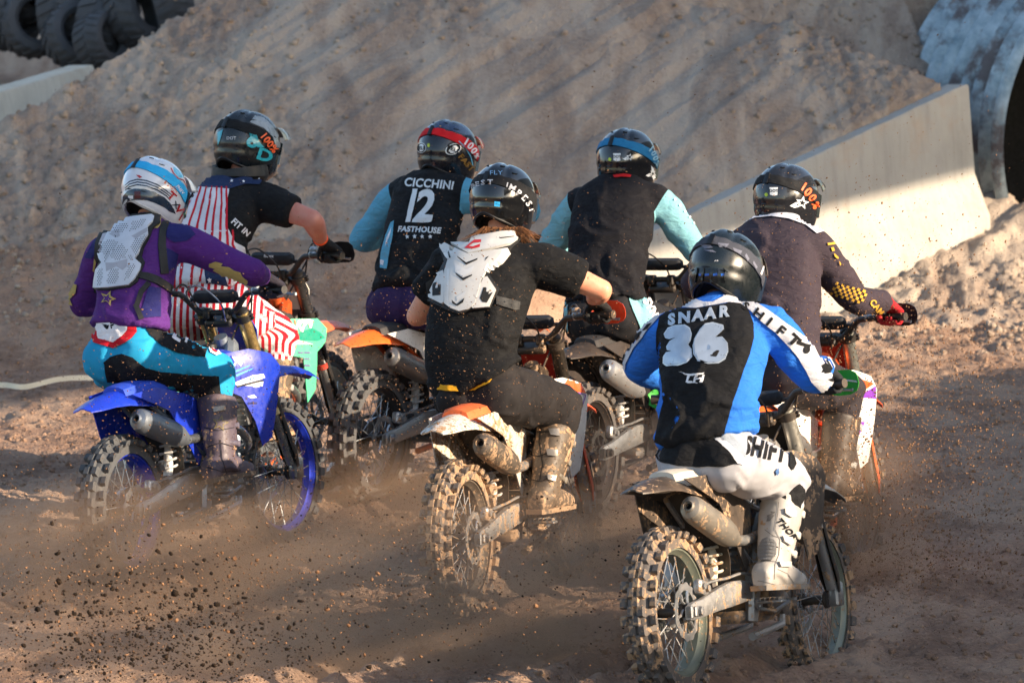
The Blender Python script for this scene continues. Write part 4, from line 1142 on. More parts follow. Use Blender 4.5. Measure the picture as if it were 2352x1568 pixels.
    # vents
    for az, el, s_ in ((R(205), R(55), .020), (R(155), R(55), .020), (R(235), R(40), .018), (R(180), R(-14), .024), (R(212), R(-16), .020), (R(148), R(-16), .020)):
        mb = MB(); rg = []
        for k in range(6):
            t = k/5-.5; a2 = az+t*s_*12; rg.append([S(a2, el-.026*(1-2*abs(t)), .0005), S(a2, el-.020*(1-2*abs(t)), .0045), S(a2, el+.02*(1-2*abs(t)), .003), S(a2, el+.024*(1-2*abs(t)), .0005)])
        mb.loft(rg); me = mb.mesh('vent', m_dark); me.transform(Lo); link('vent', me, sh)
    if visor:
        mb = MB(); rings = []
        for t in np.linspace(0, 1, 9):
            rg = []
            for k in np.linspace(-1, 1, 15):
                az = k*R(66); a0 = S(az, R(34+6*math.cos(az)), .004)
                ext = Vector((.118*(1-.30*k*k), 0, .010-.030*k*k+R(vis_up)*.1)); q = a0+ext*t
                q.z += .010*math.sin(t*math.pi)-.022*t*t; q.y *= 1-.10*t; rg.append(q)
            rings.append(rg+[q-Vector((0, 0, .005)) for q in rg[::-1]])
        mb.loft(rings); me = mb.mesh('visor', m_visor); me.transform(Lo); link('visor', me, sh)
    return sh

def person(sp, label, group='riders in the pack'):
    bk = BK[sp['id']]; Y0 = sp['Y0']; T = 'rider_'+sp['id']
    yaw = R(sp.get('yaw', bk['theta'])); lat = Vector((math.cos(yaw), -math.sin(yaw), 0)); fwd = Vector((math.sin(yaw), math.cos(yaw), 0))
    ch = sp['torso']; C = [P(u, v, Y0+dy) for u, v, dy, w_, d_ in ch]
    pel = C[0]; org = pel.copy()
    sh = {s: P(sp['sh'][s][0], sp['sh'][s][1], Y0+sp['sh'][s][2]) for s in (-1, 1)}
    head = P(sp['head'][0], sp['head'][1], Y0+sp['head'][2])
    hip = {-1: pel+lat*.095+Vector((0, 0, -.02)), 1: pel-lat*.095+Vector((0, 0, -.02))}
    grip = bk['grip']; out = {-1: lat, 1: -lat}
    wr = {}; el = {}; kn = {}; an = {}
    for s in (-1, 1):
        g0 = grip[s]; toS = (sh[s]-g0).normalized()
        hv = sp.get('wristdir', {}).get(s, toS*.6-bk['fwd']*.55+Vector((0, 0, .35))); hv.normalize()
        wr[s] = g0+Vector((0, 0, .030))+hv*.082
        pole = sp.get('elbow', {}).get(s, out[s]*.8+Vector((0, 0, -.22)))
        el[s] = ik(sh[s], wr[s], .30*sp.get('arm', .94), .265*sp.get('arm', .94), pole)
        an[s] = bk['peg'][s]+Vector((0, 0, .115))-bk['fwd']*.035
        if 'ankle' in sp and s in sp['ankle']: an[s] = P(*sp['ankle'][s])
        kn[s] = ik(hip[s], an[s], .44*sp.get('leg', .90), .43*sp.get('leg', .92), sp.get('knee', {}).get(s, bk['fwd']*1.0+out[s]*sp.get('kout', .30)+Vector((0, 0, .15))))
        print(T, 'RL'[s > 0], 'el', [round(x) for x in proj(el[s])], 'wr', [round(x) for x in proj(wr[s])], 'kn', [round(x) for x in proj(kn[s])], 'an', [round(x) for x in proj(an[s])], 'reach %.2f leg %.2f' % ((sh[s]-wr[s]).length, (hip[s]-an[s]).length))
    neck = C[-1]
    # rings along the spine
    def rings_for(k, scale_w=1.0, scale_d=1.0, sub=5, lo=0, hi=None, flare=0):
        rows = catmull([(C[i].x, C[i].y, C[i].z, ch[i][3], ch[i][4]) for i in k], sub); out_ = []
        for i, r in enumerate(rows):
            c = Vector(r[:3]); a_ = Vector(rows[max(i-1, 0)][:3]); b_ = Vector(rows[min(i+1, len(rows)-1)][:3]); t = (b_-a_).normalized()
            la = (lat-t*lat.dot(t)).normalized(); de = la.cross(t).normalized()
            fl = 1+flare*max(0, 1-(i-lo)/5) if flare else 1
            out_.append(ell_ring(c, la, de, r[3]*scale_w*fl, r[4]*scale_d*fl, 28, 2.35))
        return out_[lo:hi]
    nC = len(C)
    # body (skin) in one piece
    mb = MB(); mb.loft(rings_for(range(nC), .82, .80))
    up_h = (head-neck).normalized()
    mb.tube([C[-2], neck, neck.lerp(head, .6)], [.09, .060, .058], 14); ball(mb, head-Vector((0, 0, .0)), .095, (1, 1, 1.15))
    for s in (-1, 1):
        mb.tube([C[-2].lerp(sh[s], .4), sh[s], sh[s].lerp(el[s], .5), el[s]], [.066, .064, .057, .047], 14)
        ball(mb, el[s], .048)
        mb.tube([el[s], el[s].lerp(wr[s], .25), el[s].lerp(wr[s], .6), wr[s]], [.047, .053, .044, .031], 14)
        mb.tube([wr[s], wr[s].lerp(grip[s]+Vector((0, 0, .02)), .6)], [.028, .014], 10)
        mb.tube([hip[s], hip[s].lerp(kn[s], .5), kn[s]], [.085, .07, .052], 14); mb.tube([kn[s], kn[s].lerp(an[s], .3), an[s]], [.052, .052, .036], 12)
        mb.tube([an[s], an[s]+bk['fwd']*.12-Vector((0, 0, .06))], [.036, .030], 10)
    me = remesh(mb, .011, 4, 'person'); me.materials.append(mat('skin_'+sp['id'], sp.get('skin', '#c98d72'), .5, kind='skin')); relocal(me, org)
    root = link('person', me); root.location = org; tag(root, label, 'person', group)
    # jersey
    m_j = fabric2(T+'_jersey', sp['jersey'], sp.get('sleeve_col', sp['jersey']), mud=sp.get('mud', .0))
    mb = MB(); hem = int(round(sp.get('hem', .4)*10))
    mb.loft(rings_for(range(nC), 1, 1, 10, hem, None, sp.get('flare', .09))); shr = sp.get('shr', .080)
    for s in (-1, 1):
        mid = C[-2].lerp(sh[s], .45)
        if sp.get('short'):
            e = sh[s].lerp(el[s], .62)
            mb.tube([mid, sh[s], sh[s].lerp(el[s], .3), e, e+(el[s]-sh[s]).normalized()*.004], [.098, shr+.010, .086, .082, .072], 18)
        else:
            w2 = wr[s].lerp(el[s], .01); pts = catmull([tuple(mid)+(.095,), tuple(sh[s])+(shr,), tuple(sh[s].lerp(el[s], .5))+(.071,), tuple(el[s])+(.060,), tuple(el[s].lerp(wr[s], .35))+(.058,), tuple(el[s].lerp(wr[s], .8))+(.047,), tuple(w2)+(.040,)], 4)
            mb.tube([p[:3] for p in pts], [p[3] for p in pts], 18); ball(mb, el[s], .055)
        ball(mb, sh[s]-Vector((0, 0, .008)), shr*1.02)
    # trapezius / collar
    mb.tube([C[-2], neck, neck.lerp(head, .22)], [.12, .085, .068], 18)
    me = remesh(mb, .011, 5, 'jersey'); bvs = BVHTree.FromPolygons([v.co.copy() for v in me.vertices], [tuple(p.vertices) for p in me.polygons]); wrinkle(me, C[1], sp.get('wr', .0070), 3+ord(sp['id']))
    a, n = mesh_np(me); vals = np.full(len(a), -1.0)
    for s in (-1, 1):
        d = np.array((el[s]-sh[s]).normalized()); o_ = np.array(sh[s])+d*sp.get('seam', -.01); oo = np.array(out[s])
        t = (a-o_) @ (d*.55+oo*.45/1.0); near = np.linalg.norm(a-np.array(sh[s]), axis=1)
        # distance from the arm axis keeps the side of the trunk out
        seg = np.array(el[s]-sh[s]); tt = np.clip(((a-np.array(sh[s])) @ seg)/(seg @ seg), 0, 1); ds = np.linalg.norm(a-np.array(sh[s])-tt[:, None]*seg, axis=1)
        seg2 = np.array(wr[s]-el[s]); t2 = np.clip(((a-np.array(el[s])) @ seg2)/(seg2 @ seg2), 0, 1); ds2 = np.linalg.norm(a-np.array(el[s])-t2[:, None]*seg2, axis=1)
        v_ = np.where(np.minimum(ds, ds2) < .105, t, -.2); vals = np.maximum(vals, v_)
    seam_attr(me, 'seam', vals); me.materials.append(m_j); relocal(me, org)
    jersey = link('jersey', me, root)
    # trousers
    mb = MB(); mb.loft(rings_for(range(nC), .90, .90, 10, 0, hem+5))
    gl = sp.get('glute', .115)
    for s in (-1, 1):
        ball(mb, pel+(lat if s < 0 else -lat)*.075-fwd*.035+Vector((0, 0, -.03)), gl, (1, 1, .95))
        sh_top = kn[s].lerp(an[s], .34)
        pts = catmull([tuple(hip[s])+(.120,), tuple(hip[s].lerp(kn[s], .35))+(.116,), tuple(hip[s].lerp(kn[s], .75))+(.098,), tuple(kn[s])+(.086,), tuple(kn[s].lerp(an[s], .22))+(.076,), tuple(sh_top)+(.068,)], 4)
        mb.tube([p[:3] for p in pts], [p[3]*sp.get('legw', 1) for p in pts], 20); ball(mb, kn[s]+bk['fwd']*.012, .086)
    me = remesh(mb, .011, 5, 'trousers'); wrinkle(me, None, sp.get('wrp', .0078), 40+ord(sp['id']), 12)
    if sp.get('pstripe'):
        a, n = mesh_np(me)
        # stripes follow the trunk, then each leg
        def co(o_, d):
            d = d.normalized(); pr = d.cross(VW).normalized(); return (a-np.array(o_)) @ np.array(pr)
        base = co(pel, C[1]-pel)*1.0; vals = -base
        for s in (-1, 1):
            seg = np.array(kn[s]-hip[s]); tt = ((a-np.array(hip[s])) @ seg)/(seg @ seg); ds = np.linalg.norm(a-np.array(hip[s])-np.clip(tt, 0, 1)[:, None]*seg, axis=1)
            wgt = sstep(.10, .4, tt)*(ds < .13); thigh = co(hip[s], kn[s]-hip[s])
            seg2 = np.array(an[s]-kn[s]); t2 = ((a-np.array(kn[s])) @ seg2)/(seg2 @ seg2); shin = co(kn[s], an[s]-kn[s])
            v2 = thigh*(1-sstep(-.05, .12, t2))+shin*sstep(-.05, .12, t2)
            vals = vals*(1-wgt)+v2*wgt
        seam_attr(me, 'seam', vals)
        m_p = fabric2(T+'_trousers', sp['pants'], sp['pstripe'], stripes=.031)
    else: m_p = mat(T+'_trousers', sp['pants'], .85, kind='fabric', mud=sp.get('pmud', .05), var=.1, bump=.55)
    me.materials.append(m_p); relocal(me, org); trousers = link('trousers', me, root)
    # boots
    bc = sp.get('boot', '#2a2a2e'); bmud = sp.get('bmud', .4)
    m_b = mat(T+'_boot_leather', bc, .5, mud=bmud, mudscale=12); m_s = mat(T+'_boot_sole', sp.get('sole', '#2b2c2e'), .8, kind='rubber', mud=min(1, bmud+.2)); m_bu = mat(T+'_buckle', sp.get('buckle', '#9a9a98'), .4, mud=bmud*.6)
    boots = {}
    for s in (-1, 1):
        boots[s] = boot(kn[s], an[s], (bk['fwd']+out[s]*.12).normalized(), m_b, m_s, m_bu, root, org, out[s])
    # gloves
    m_g = mat(T+'_glove', sp.get('glove', '#1b1c1f'), .75, kind='fabric', bump=.5)
    gloves = {s: glove('glove', wr[s], grip[s], bk['gdir'][s], Vector((0, 0, 1)), m_g, root, org, .006) for s in (-1, 1)}
    # helmet
    hs = sp['helmet']; dk = mat('helmet_black_plastic', '#0c0d0f', .4)
    m_sh = mat(T+'_helmet_shell', hs['shell'], hs.get('rough', .12), coat=hs.get('coat', 1.0), var=.06, kind=hs.get('kind', 'plain'), bump=.04)
    m_vi = mat(T+'_visor', hs.get('visor', hs['shell']), .2, coat=.8, var=.05, bump=.05); m_st = mat(T+'_goggle_strap', hs['strap'], .8, kind='fabric', bump=.3)
    hel = helmet(head, math.degrees(yaw)+hs.get('yaw', 6), hs.get('pitch', 12), hs.get('roll', 0), m_sh, m_vi, m_st, dk, root, org, hs.get('scale', .98), mat(T+'_rim_trim', hs['trim'], .6) if 'trim' in hs else None, hs.get('el', (27, 8.5)), vis_up=hs.get('vis_up', 0))
    bv = lambda *o: bvh_of(o)
    allh = [hel]+[c for c in hel.children]+[c for q in hel.children for c in q.children]
    return dict(root=root, bjs=bvs, jersey=jersey, trousers=trousers, helmet=hel, boots=boots, gloves=gloves, bj=bv(jersey), bp=bv(trousers), bh=bvh_of(allh), bb=bvh_of([boots[-1]]), el=el, wr=wr, sh=sh, kn=kn, an=an, C=C, lat=lat, fwd=fwd, head=head, neck=neck)
def Z1(*p): return [(122.5+.289*x, 343+.289*y) for x, y in p]
def Z2(*p): return [(122.5+.3516*x, 735+.3516*y) for x, y in p]
def Z3(*p): return [(735+.3516*x, 245+.3516*y) for x, y in p]
def Z4(*p): return [(735+.3906*x, 735+.3906*y) for x, y in p]
def Z5(*p): return [(1225+.3906*x, 245+.3906*y) for x, y in p]
def Z6(*p): return [(1378+.371*x, 520.6+.371*y) for x, y in p]
def Z7(*p): return [(1378+.336*x, 1041+.336*y) for x, y in p]
def Z8(*p): return [(.3385*x, .3385*y) for x, y in p]
def Z9(*p): return [(1592.5+.2343*x, 796+.2343*y) for x, y in p]
def Z10(*p): return [(428.75+.2734*x, 490+.2734*y) for x, y in p]      # zoom 700..1400 x 800..1500
def Z11(*p): return [(245+.1758*x, 336.9+.1758*y) for x, y in p]
# ------------------------------------------------------------------ the seven riders
RD = {}
RD['A'] = person(dict(id='A', Y0=21.8, yaw=21, torso=[(1636, 1045, .33, .185, .135), (1624, 985, .34, .180, .125), (1632, 900, .38, .192, .125), (1640, 815, .46, .205, .125), (1645, 752, .54, .195, .115), (1655, 705, .60, .085, .075)],
    sh={-1: (1772, 752, .48), 1: (1522, 768, .64)}, head=(1668, 629, .68), skin='#c98c72', hem=.68, jersey='#276dcc', sleeve_col='#276dcc', pants='#a6a6ac', boot='#a3a19e', bmud=.36, sole='#8d8a84', buckle='#b9b7b2', glove='#23262a', leg=.87, kout=.12, arm=.88, elbow={-1: Vector((.55, -.2, -.75)), 1: Vector((-.8, 0, -.22))},
    helmet=dict(shell='#0d1518', rough=.3, coat=.35, strap='#3c3f49', visor='#0d1214', pitch=24, yaw=8, scale=1.06, el=(24, 8))), 'nearest rider in a blue and black jersey numbered 36 with a matt black helmet')
RD['B'] = person(dict(id='B', Y0=24.0, yaw=19, torso=[(1110, 893, .33, .185, .135), (1085, 840, .33, .195, .125), (1085, 760, .36, .205, .125), (1105, 680, .42, .205, .125), (1135, 612, .52, .195, .115), (1148, 560, .60, .085, .075)],
    sh={-1: (1250, 610, .46), 1: (1030, 612, .66)}, head=(1155, 462, .68), skin='#d99a7c', jersey='#0e0e10', short=True, hem=.42, elbow={-1: Vector((.8, -.1, -.30)), 1: Vector((-.7, -.4, -.7))}, arm=.90, flare=.13,  pants='#19181b', buckle='#6b675f', boot='#37342f', bmud=.6, sole='#4a443c', glove='#1f1f20', mud=0, glute=.12,
    helmet=dict(shell='#08090b', rough=.1, coat=.8, strap='#17181b', visor='#0b0c10', pitch=14, yaw=10, scale=1.02, el=(22, 9))), 'middle rider in a black T-shirt with a white back protector and shiny black helmet')
RD['C'] = person(dict(id='C', Y0=24.9, yaw=27, torso=[(292, 808, .28, .175, .130), (296, 750, .28, .165, .120), (305, 680, .32, .165, .120), (318, 610, .38, .175, .120), (330, 555, .46, .165, .110), (342, 518, .52, .080, .070)],
    sh={-1: (425, 560, .38), 1: (240, 585, .62)}, head=(355, 443, .58), jersey='#4f2470', pants='#1690bc', boot='#38334a', bmud=.42, buckle='#4d4a5c', hem=1.0, elbow={1: Vector((-.8, 0, -.7)), -1: Vector((.6, 0, -.25))}, arm=1.06, glove='#2a2733', wr=.0045,
    helmet=dict(shell='#c9ced8', rough=.15, strap='#2a9fd8', visor='#e8eaf0', trim='#b9b8b8', pitch=20, yaw=12, scale=.99, el=(30, 9), roll=-3)), 'rider in a purple jersey, cyan trousers and a white helmet on the left')
RD['D'] = person(dict(id='D', Y0=26.5, yaw=27, torso=[(462, 690, .24, .170, .130), (468, 610, .30, .165, .120), (490, 540, .38, .170, .120), (512, 490, .44, .180, .120), (535, 452, .52, .170, .110), (552, 420, .58, .085, .075)],
    sh={-1: (600, 462, .44), 1: (478, 470, .66)}, head=(568, 335, .64), skin='#b97c6c', jersey='#0e1014', short=True, pants='#cfcdd2', pstripe='#b01828', boot='#37352f', bmud=.6, glove='#17181b', legw=1.12,
    helmet=dict(shell='#0f161b', rough=.3, coat=.4, strap='#0e1216', visor='#6d767c', pitch=12, yaw=12, scale=1.06, el=(26, 9))), 'standing rider in red and white striped overalls with stars at the upper left')
RD['E'] = person(dict(id='E', Y0=27.6, yaw=20, torso=[(940, 690, .20, .160, .120), (948, 620, .26, .165, .115), (962, 550, .34, .175, .115), (978, 480, .42, .182, .115), (990, 440, .48, .170, .105), (1008, 408, .54, .080, .070)],
    sh={-1: (1072, 448, .40), 1: (912, 455, .58)}, head=(1029, 353, .60), skin='#8d6657', jersey='#0f1216', sleeve_col='#5b9db8', pants='#2c1f4c', glove='#222222', boot='#222222', elbow={1: Vector((-1, .1, -.9)), -1: Vector((1, -.2, -.2))}, arm=1.0,
    helmet=dict(shell='#10141c', rough=.22, coat=.5, strap='#c0141e', visor='#b8121c', pitch=12, yaw=14, scale=1.04, el=(28, 8.5))), 'rider numbered 12 in a black jersey with pale blue sleeves and red goggle strap')
RD['F'] = person(dict(id='F', Y0=27.0, yaw=18, torso=[(1392, 715, .22, .175, .130), (1390, 650, .26, .170, .120), (1395, 580, .32, .185, .120), (1408, 500, .42, .205, .125), (1422, 450, .48, .190, .115), (1432, 418, .54, .085, .075)],
    sh={-1: (1520, 472, .42), 1: (1325, 480, .62)}, head=(1440, 373, .60), jersey='#0f0e14', sleeve_col='#78adb8', pants='#15181e', glove='#1d1d20', boot='#25262a', elbow={1: Vector((-1, .1, -.9)), -1: Vector((.5, -.2, -.8))}, arm=.97,
    helmet=dict(shell='#0a0d12', rough=.15, coat=.6, strap='#1f6f9e', visor='#12202e', pitch=8, yaw=12, scale=1.04, el=(28, 8.5))), 'rider in a black jersey with pale teal sleeves and a blue goggle strap')
RD['G'] = person(dict(id='G', Y0=24.5, yaw=23, torso=[(1778, 850, .22, .180, .130), (1785, 780, .26, .175, .120), (1785, 690, .32, .180, .120), (1783, 600, .40, .195, .120), (1788, 548, .50, .190, .112), (1800, 510, .56, .085, .075)],
    sh={-1: (1872, 568, .40), 1: (1700, 570, .62)}, head=(1806, 458, .62), jersey='#3a3139', pants='#2a262c', glove='#a01c24', elbow={-1: Vector((.5, -.2, -1)), 1: Vector((-1, 0, -.2))}, arm=1.03, boot='#232327',
    helmet=dict(shell='#0a0c10', rough=.18, coat=.6, strap='#131519', visor='#0d1014', pitch=8, yaw=14, scale=1.0, el=(26, 8.5), kind='carbon')), 'rider in a dark plum jersey with white shoulders and gold checks on the sleeve')
# ------------------------------------------------------------------ lettering, panels, protectors
def fm(name, c, rough=.85, **k): return mat(name, c, rough, kind=k.pop('kind', 'fabric'), bump=k.pop('bump', .4), **k)
W_ = fm('print_white', '#d9d9de'); K_ = fm('print_black', '#121215'); SILV = mat('print_silver', '#aeb9c6', .35, metal=.35, bump=.2, var=.15)
def TX(rd, key, s, c, h, m, **k):
    if key in ('bj', 'bp') and 'off' not in k: k['off'] = .0055
    par = {'bj': 'jersey', 'bp': 'trousers', 'bh': 'helmet', 'bb': None}[key]
    p = rd['boots'][-1] if par is None else rd[par]
    return text_decal('lettering', s, c, h, rd[key], m, p, **k)
def DC_(rd, key, loops, m, name='panel', **k):
    if key in ('bj', 'bp') and 'step' not in k: k['step'] = 4.5
    par = {'bj': 'jersey', 'bp': 'trousers', 'bh': 'helmet', 'bb': None}[key]
    p = rd['boots'][-1] if par is None else rd[par]
    return decal(name, loops, rd['bjs'] if k.pop('smooth_base', False) else rd[key], m, p, **k)
# ---- A
a = RD['A']
m_pan = fm('near_jersey_black', '#0d0e12', bump=.5)
DC_(a, 'bj', Z6((372, 560), (450, 505), (600, 510), (800, 475), (870, 480), (920, 520), (948, 600), (950, 690), (925, 790), (890, 880), (855, 990), (820, 1090), (790, 1200), (755, 1330), (740, 1370), (600, 1390), (430, 1370), (340, 1330), (372, 1180), (392, 1080), (390, 980), (368, 860), (350, 740), (352, 650)), m_pan, off=0.0050)
wband = fm('near_jersey_white', '#bcbcc2', bump=.5)
DC_(a, 'bj', Z6((760, 430), (860, 440), (960, 470), (1040, 520), (1120, 578), (1180, 622), (1250, 675), (1330, 720), (1400, 770), (1440, 850), (1500, 930), (1530, 990), (1450, 1040), (1370, 1020), (1310, 960), (1275, 890), (1225, 810), (1160, 730), (1080, 650), (1000, 590), (930, 522), (870, 482), (800, 470)), wband, off=0.0060)
DC_(a, 'bj', Z6((360, 540), (450, 475), (560, 440), (640, 470), (700, 470), (780, 430), (860, 440), (870, 482), (800, 473), (600, 508), (450, 503), (372, 558), (300, 620), (330, 570)), wband, off=0.0065)
DC_(a, 'bj', Z6((372, 560), (300, 640), (215, 750), (165, 850), (150, 960), (60, 980), (50, 840), (110, 740), (200, 640), (300, 560)), wband, off=0.0060)
for ch_, c_, h_, r_ in (('S', (905, 500), 44, -38), ('H', (985, 545), 50, -38), ('I', (1050, 590), 52, -40), ('F', (1120, 642), 54, -40), ('T', (1200, 700), 58, -40)):
    TX(a, 'bj', ch_, Z6(c_)[0], h_*.371, K_, rot=r_, bold=.035, wx=1.3, off=0.0090)
for pl in (((1215, 700), (1300, 735), (1290, 755), (1210, 722)), ((1310, 700), (1345, 745), (1330, 752)), ((1362, 860), (1395, 845), (1420, 905), (1385, 910)), ((1400, 830), (1430, 880), (1420, 900), (1390, 850)), ((1400, 940), (1450, 930), (1440, 955))):
    DC_(a, 'bj', Z6(*pl), K_, off=0.0090, step=4)
TX(a, 'bj', 'V', Z6((1395, 878))[0], 24, K_, rot=-50, bold=.035, off=0.0095)
TX(a, 'bj', 'R', Z6((1272, 762))[0], 7, K_, rot=-10, bold=.03, off=0.0095)
ring = Z6((1272, 762))[0]; DC_(a, 'bj', [ell_px(ring, 8, 9), ell_px(ring, 6.6, 7.5)], K_, off=0.0095, step=2.5, hollow=True)
for pl in (((330, 600), (300, 640), (270, 650), (300, 610)), ((270, 650), (240, 700), (215, 700), (240, 660)), ((215, 720), (190, 770), (160, 780), (185, 735)), ((170, 790), (140, 860), (122, 850), (140, 800))):
    DC_(a, 'bj', Z6(*pl), K_, off=0.0090, step=4)
rim_w = mat('print_glitter', '#cfd6dc', .3, metal=.3, var=.25, bump=.4)
def puffy(s, c, h, **k):
    TX(a, 'bj', s, c, h, rim_w, off=0.0080, **{**k, 'bold': k['bold']+.025}); TX(a, 'bj', s, c, h, SILV, off=0.0092, **k)
for i, (ch_, x_) in enumerate(zip('SNAAR', (450, 528, 610, 685, 768))):
    puffy(ch_, Z6((x_, 572-12*i+6))[0], 24, rot=5, bold=.03, wx=1.05, shear=.12)
three = Z6((400, 668), (425, 632), (470, 615), (530, 612), (562, 632), (574, 670), (566, 712), (552, 735), (572, 765), (575, 812), (545, 845), (490, 862), (420, 866), (400, 850), (402, 808), (418, 785), (460, 778), (424, 768), (420, 745), (440, 712), (478, 690), (438, 700), (412, 694))
six = Z6((588, 700), (622, 640), (655, 606), (700, 598), (765, 615), (770, 640), (742, 668), (718, 690), (762, 690), (790, 722), (796, 775), (778, 825), (735, 850), (672, 853), (612, 836), (582, 795), (578, 742))
hole = ell_px(Z6((676, 756))[0], 3.6, 3.8, 0, 10)
def shrink(lp, k):
    c_ = np.mean(np.array(lp), 0); return [tuple(c_+(np.array(q)-c_)*k) for q in lp]
DC_(a, 'bj', three, rim_w, 'lettering', off=.0085, step=3.2); DC_(a, 'bj', [six, hole], rim_w, 'lettering', off=.0085, step=3.2, hollow=True)
DC_(a, 'bj', shrink(three, .94), SILV, 'lettering', off=.0105, step=3.2); DC_(a, 'bj', [shrink(six, .94), ell_px(Z6((676, 756))[0], 6, 6.2, 0, 10)], SILV, 'lettering', off=.0105, step=3.2, hollow=True)
TX(a, 'bj', 'LH', Z6((592, 940))[0], 17, W_, bold=.035, shear=.3, wx=1.35)
DC_(a, 'bj', Z6((492, 902), (560, 915), (645, 905), (640, 915), (560, 926), (530, 918)), W_, off=0.0080, step=4)
DC_(a, 'bj', Z6((545, 966), (612, 962), (612, 967), (545, 971)), W_, off=0.0080, step=4)
DC_(a, 'bp', Z6((330, 1290), (430, 1290), (600, 1320), (745, 1300), (800, 1385), (850, 1462), (780, 1482), (600, 1485), (480, 1478), (370, 1452), (340, 1400)), m_pan, off=0.0060)
TX(a, 'bp', 'S4IFT', Z6((545, 1427))[0], 12, W_, bold=.03, rot=2, wx=1.05)
m_strip = fm('near_trousers_strip', '#c8c8cc')
DC_(a, 'bp', Z6((712, 1312), (745, 1300), (900, 1440), (880, 1475), (850, 1465), (800, 1395)), m_strip, off=0.0080)
gr = fm('near_trousers_grey', '#8f97a2')
DC_(a, 'bp', Z6((750, 1300), (870, 1215), (905, 1290), (905, 1380), (895, 1435)), gr, off=0.0065)
TX(a, 'bp', 'SHIFT', (1757, 1030), 42, K_, rot=-12, bold=.04, wx=.66, off=.004)
mb = MB(); k_, n_ = a['kn'][-1], a['an'][-1]
for t_ in range(1): mb.tube([k_.lerp(n_, q) for q in (.08, .14, .22, .30, .37)], [.088, .090, .084, .080, .070], 24)
me = remesh(mb, .011, 3, 'knee_panel'); wrinkle(me, None, .004, 5, 16); me.materials.append(fm('near_knee_black', '#0e0f12')); relocal(me, a['root'].location); link('knee_panel', me, a['trousers'].parent)
DC_(a, 'bp', Z9((880, 900), (960, 980), (1000, 1150), (960, 1210), (925, 1160), (935, 1060), (905, 960)), m_pan, off=0.0070)
DC_(a, 'bp', Z9((790, 1215), (820, 1180), (830, 1230), (805, 1258)), fm('blue_mark', '#4a6c9e'), off=0.0080, step=3)
TX(a, 'bb', 'THOR', Z7((1278, 515))[0], 13, K_, rot=-50, bold=.04, wx=1.1, shear=.25)
DC_(a, 'bb', Z7((1168, 395), (1202, 400), (1180, 420), (1195, 425), (1165, 462), (1140, 465), (1150, 440), (1145, 425), (1172, 412)), mat('boot_print', '#6d6a68', .6), off=.004, step=3)
DC_(a, 'bb', Z7((1118, 590), (1150, 575), (1190, 590), (1205, 620), (1200, 690), (1170, 730), (1105, 735), (1088, 700), (1095, 640)), mat('boot_flex_rubber', '#6f6f70', .8, kind='rubber', bump=1.0), off=.006, thick=.004, step=5)
# neck chain
mb = MB(); nk = a['neck']; hd_ = a['head']; pts = []
for i in range(26):
    t = 2*math.pi*i/25; pts.append(nk+(hd_-nk)*.10+a['lat']*math.cos(t)*.078+a['fwd']*math.sin(t)*.074+Vector((0, 0, .020+.012*math.sin(t))))
mb.tube(pts, .0028, 6); me = mb.mesh('necklace', mat('silver_chain', '#c9c9c9', .25, metal=.9)); relocal(me, a['root'].location); link('necklace', me, a['root'])
m_hair = fm('short_hair', '#4a3325', .9)
for (u, v, w_, c_) in ((1652, 672, 34, 0),):
    decal('hair', [(u-28, v-16), (u+28, v-16), (u+26, v+2), (u+14, v+10), (u, v+4), (u-14, v+12), (u-27, v)], bvh_of([a['root']]), m_hair, a['root'], off=.006, thick=.004, step=5)
# helmet A: camouflage strap patches, blue vent slots, fins
camo = fm('strap_camouflage', '#6a6d7c')
for q in (((620, 110), (680, 105), (700, 130), (650, 138)), ((730, 100), (800, 108), (780, 130), (740, 128)), ((820, 130), (880, 150), (870, 172), (830, 150)), ((640, 142), (700, 145), (720, 160), (660, 152)), ((905, 165), (925, 200), (915, 215), (895, 180)), ((950, 210), (975, 250), (965, 262), (945, 225))):
    DC_(a, 'bh', Z6(*q), camo, off=.0015, step=4)
m_blue = mat('vent_blue', '#1560c8', .35)
for x0 in (612, 648, 700, 748):
    DC_(a, 'bh', Z6((x0, 292), (x0+26, 288), (x0+28, 302), (x0+2, 305)), m_blue, off=.002, step=4)
m_fin = mat('helmet_fin', '#0d1114', .3, coat=.5)
for i, x0 in enumerate((600, 640, 690, 735, 775)):
    bd = band(Z6((x0-6+i*2, 345), (x0-4, 310), (x0+2, 280), (x0+8-i*4, 255)), [1.5, 4.2, 4.2, 1.5]); DC_(a, 'bh', bd, m_fin, 'fin', off=.002, thick=.006, step=3)
TX(a, 'bh', 'AIR', Z6((722, 212))[0], 2.6, W_, bold=.02, wx=1.6)
DC_(a, 'bh', Z6((990, 290), (1010, 240), (1016, 242), (998, 300)), W_, off=.003, step=3)
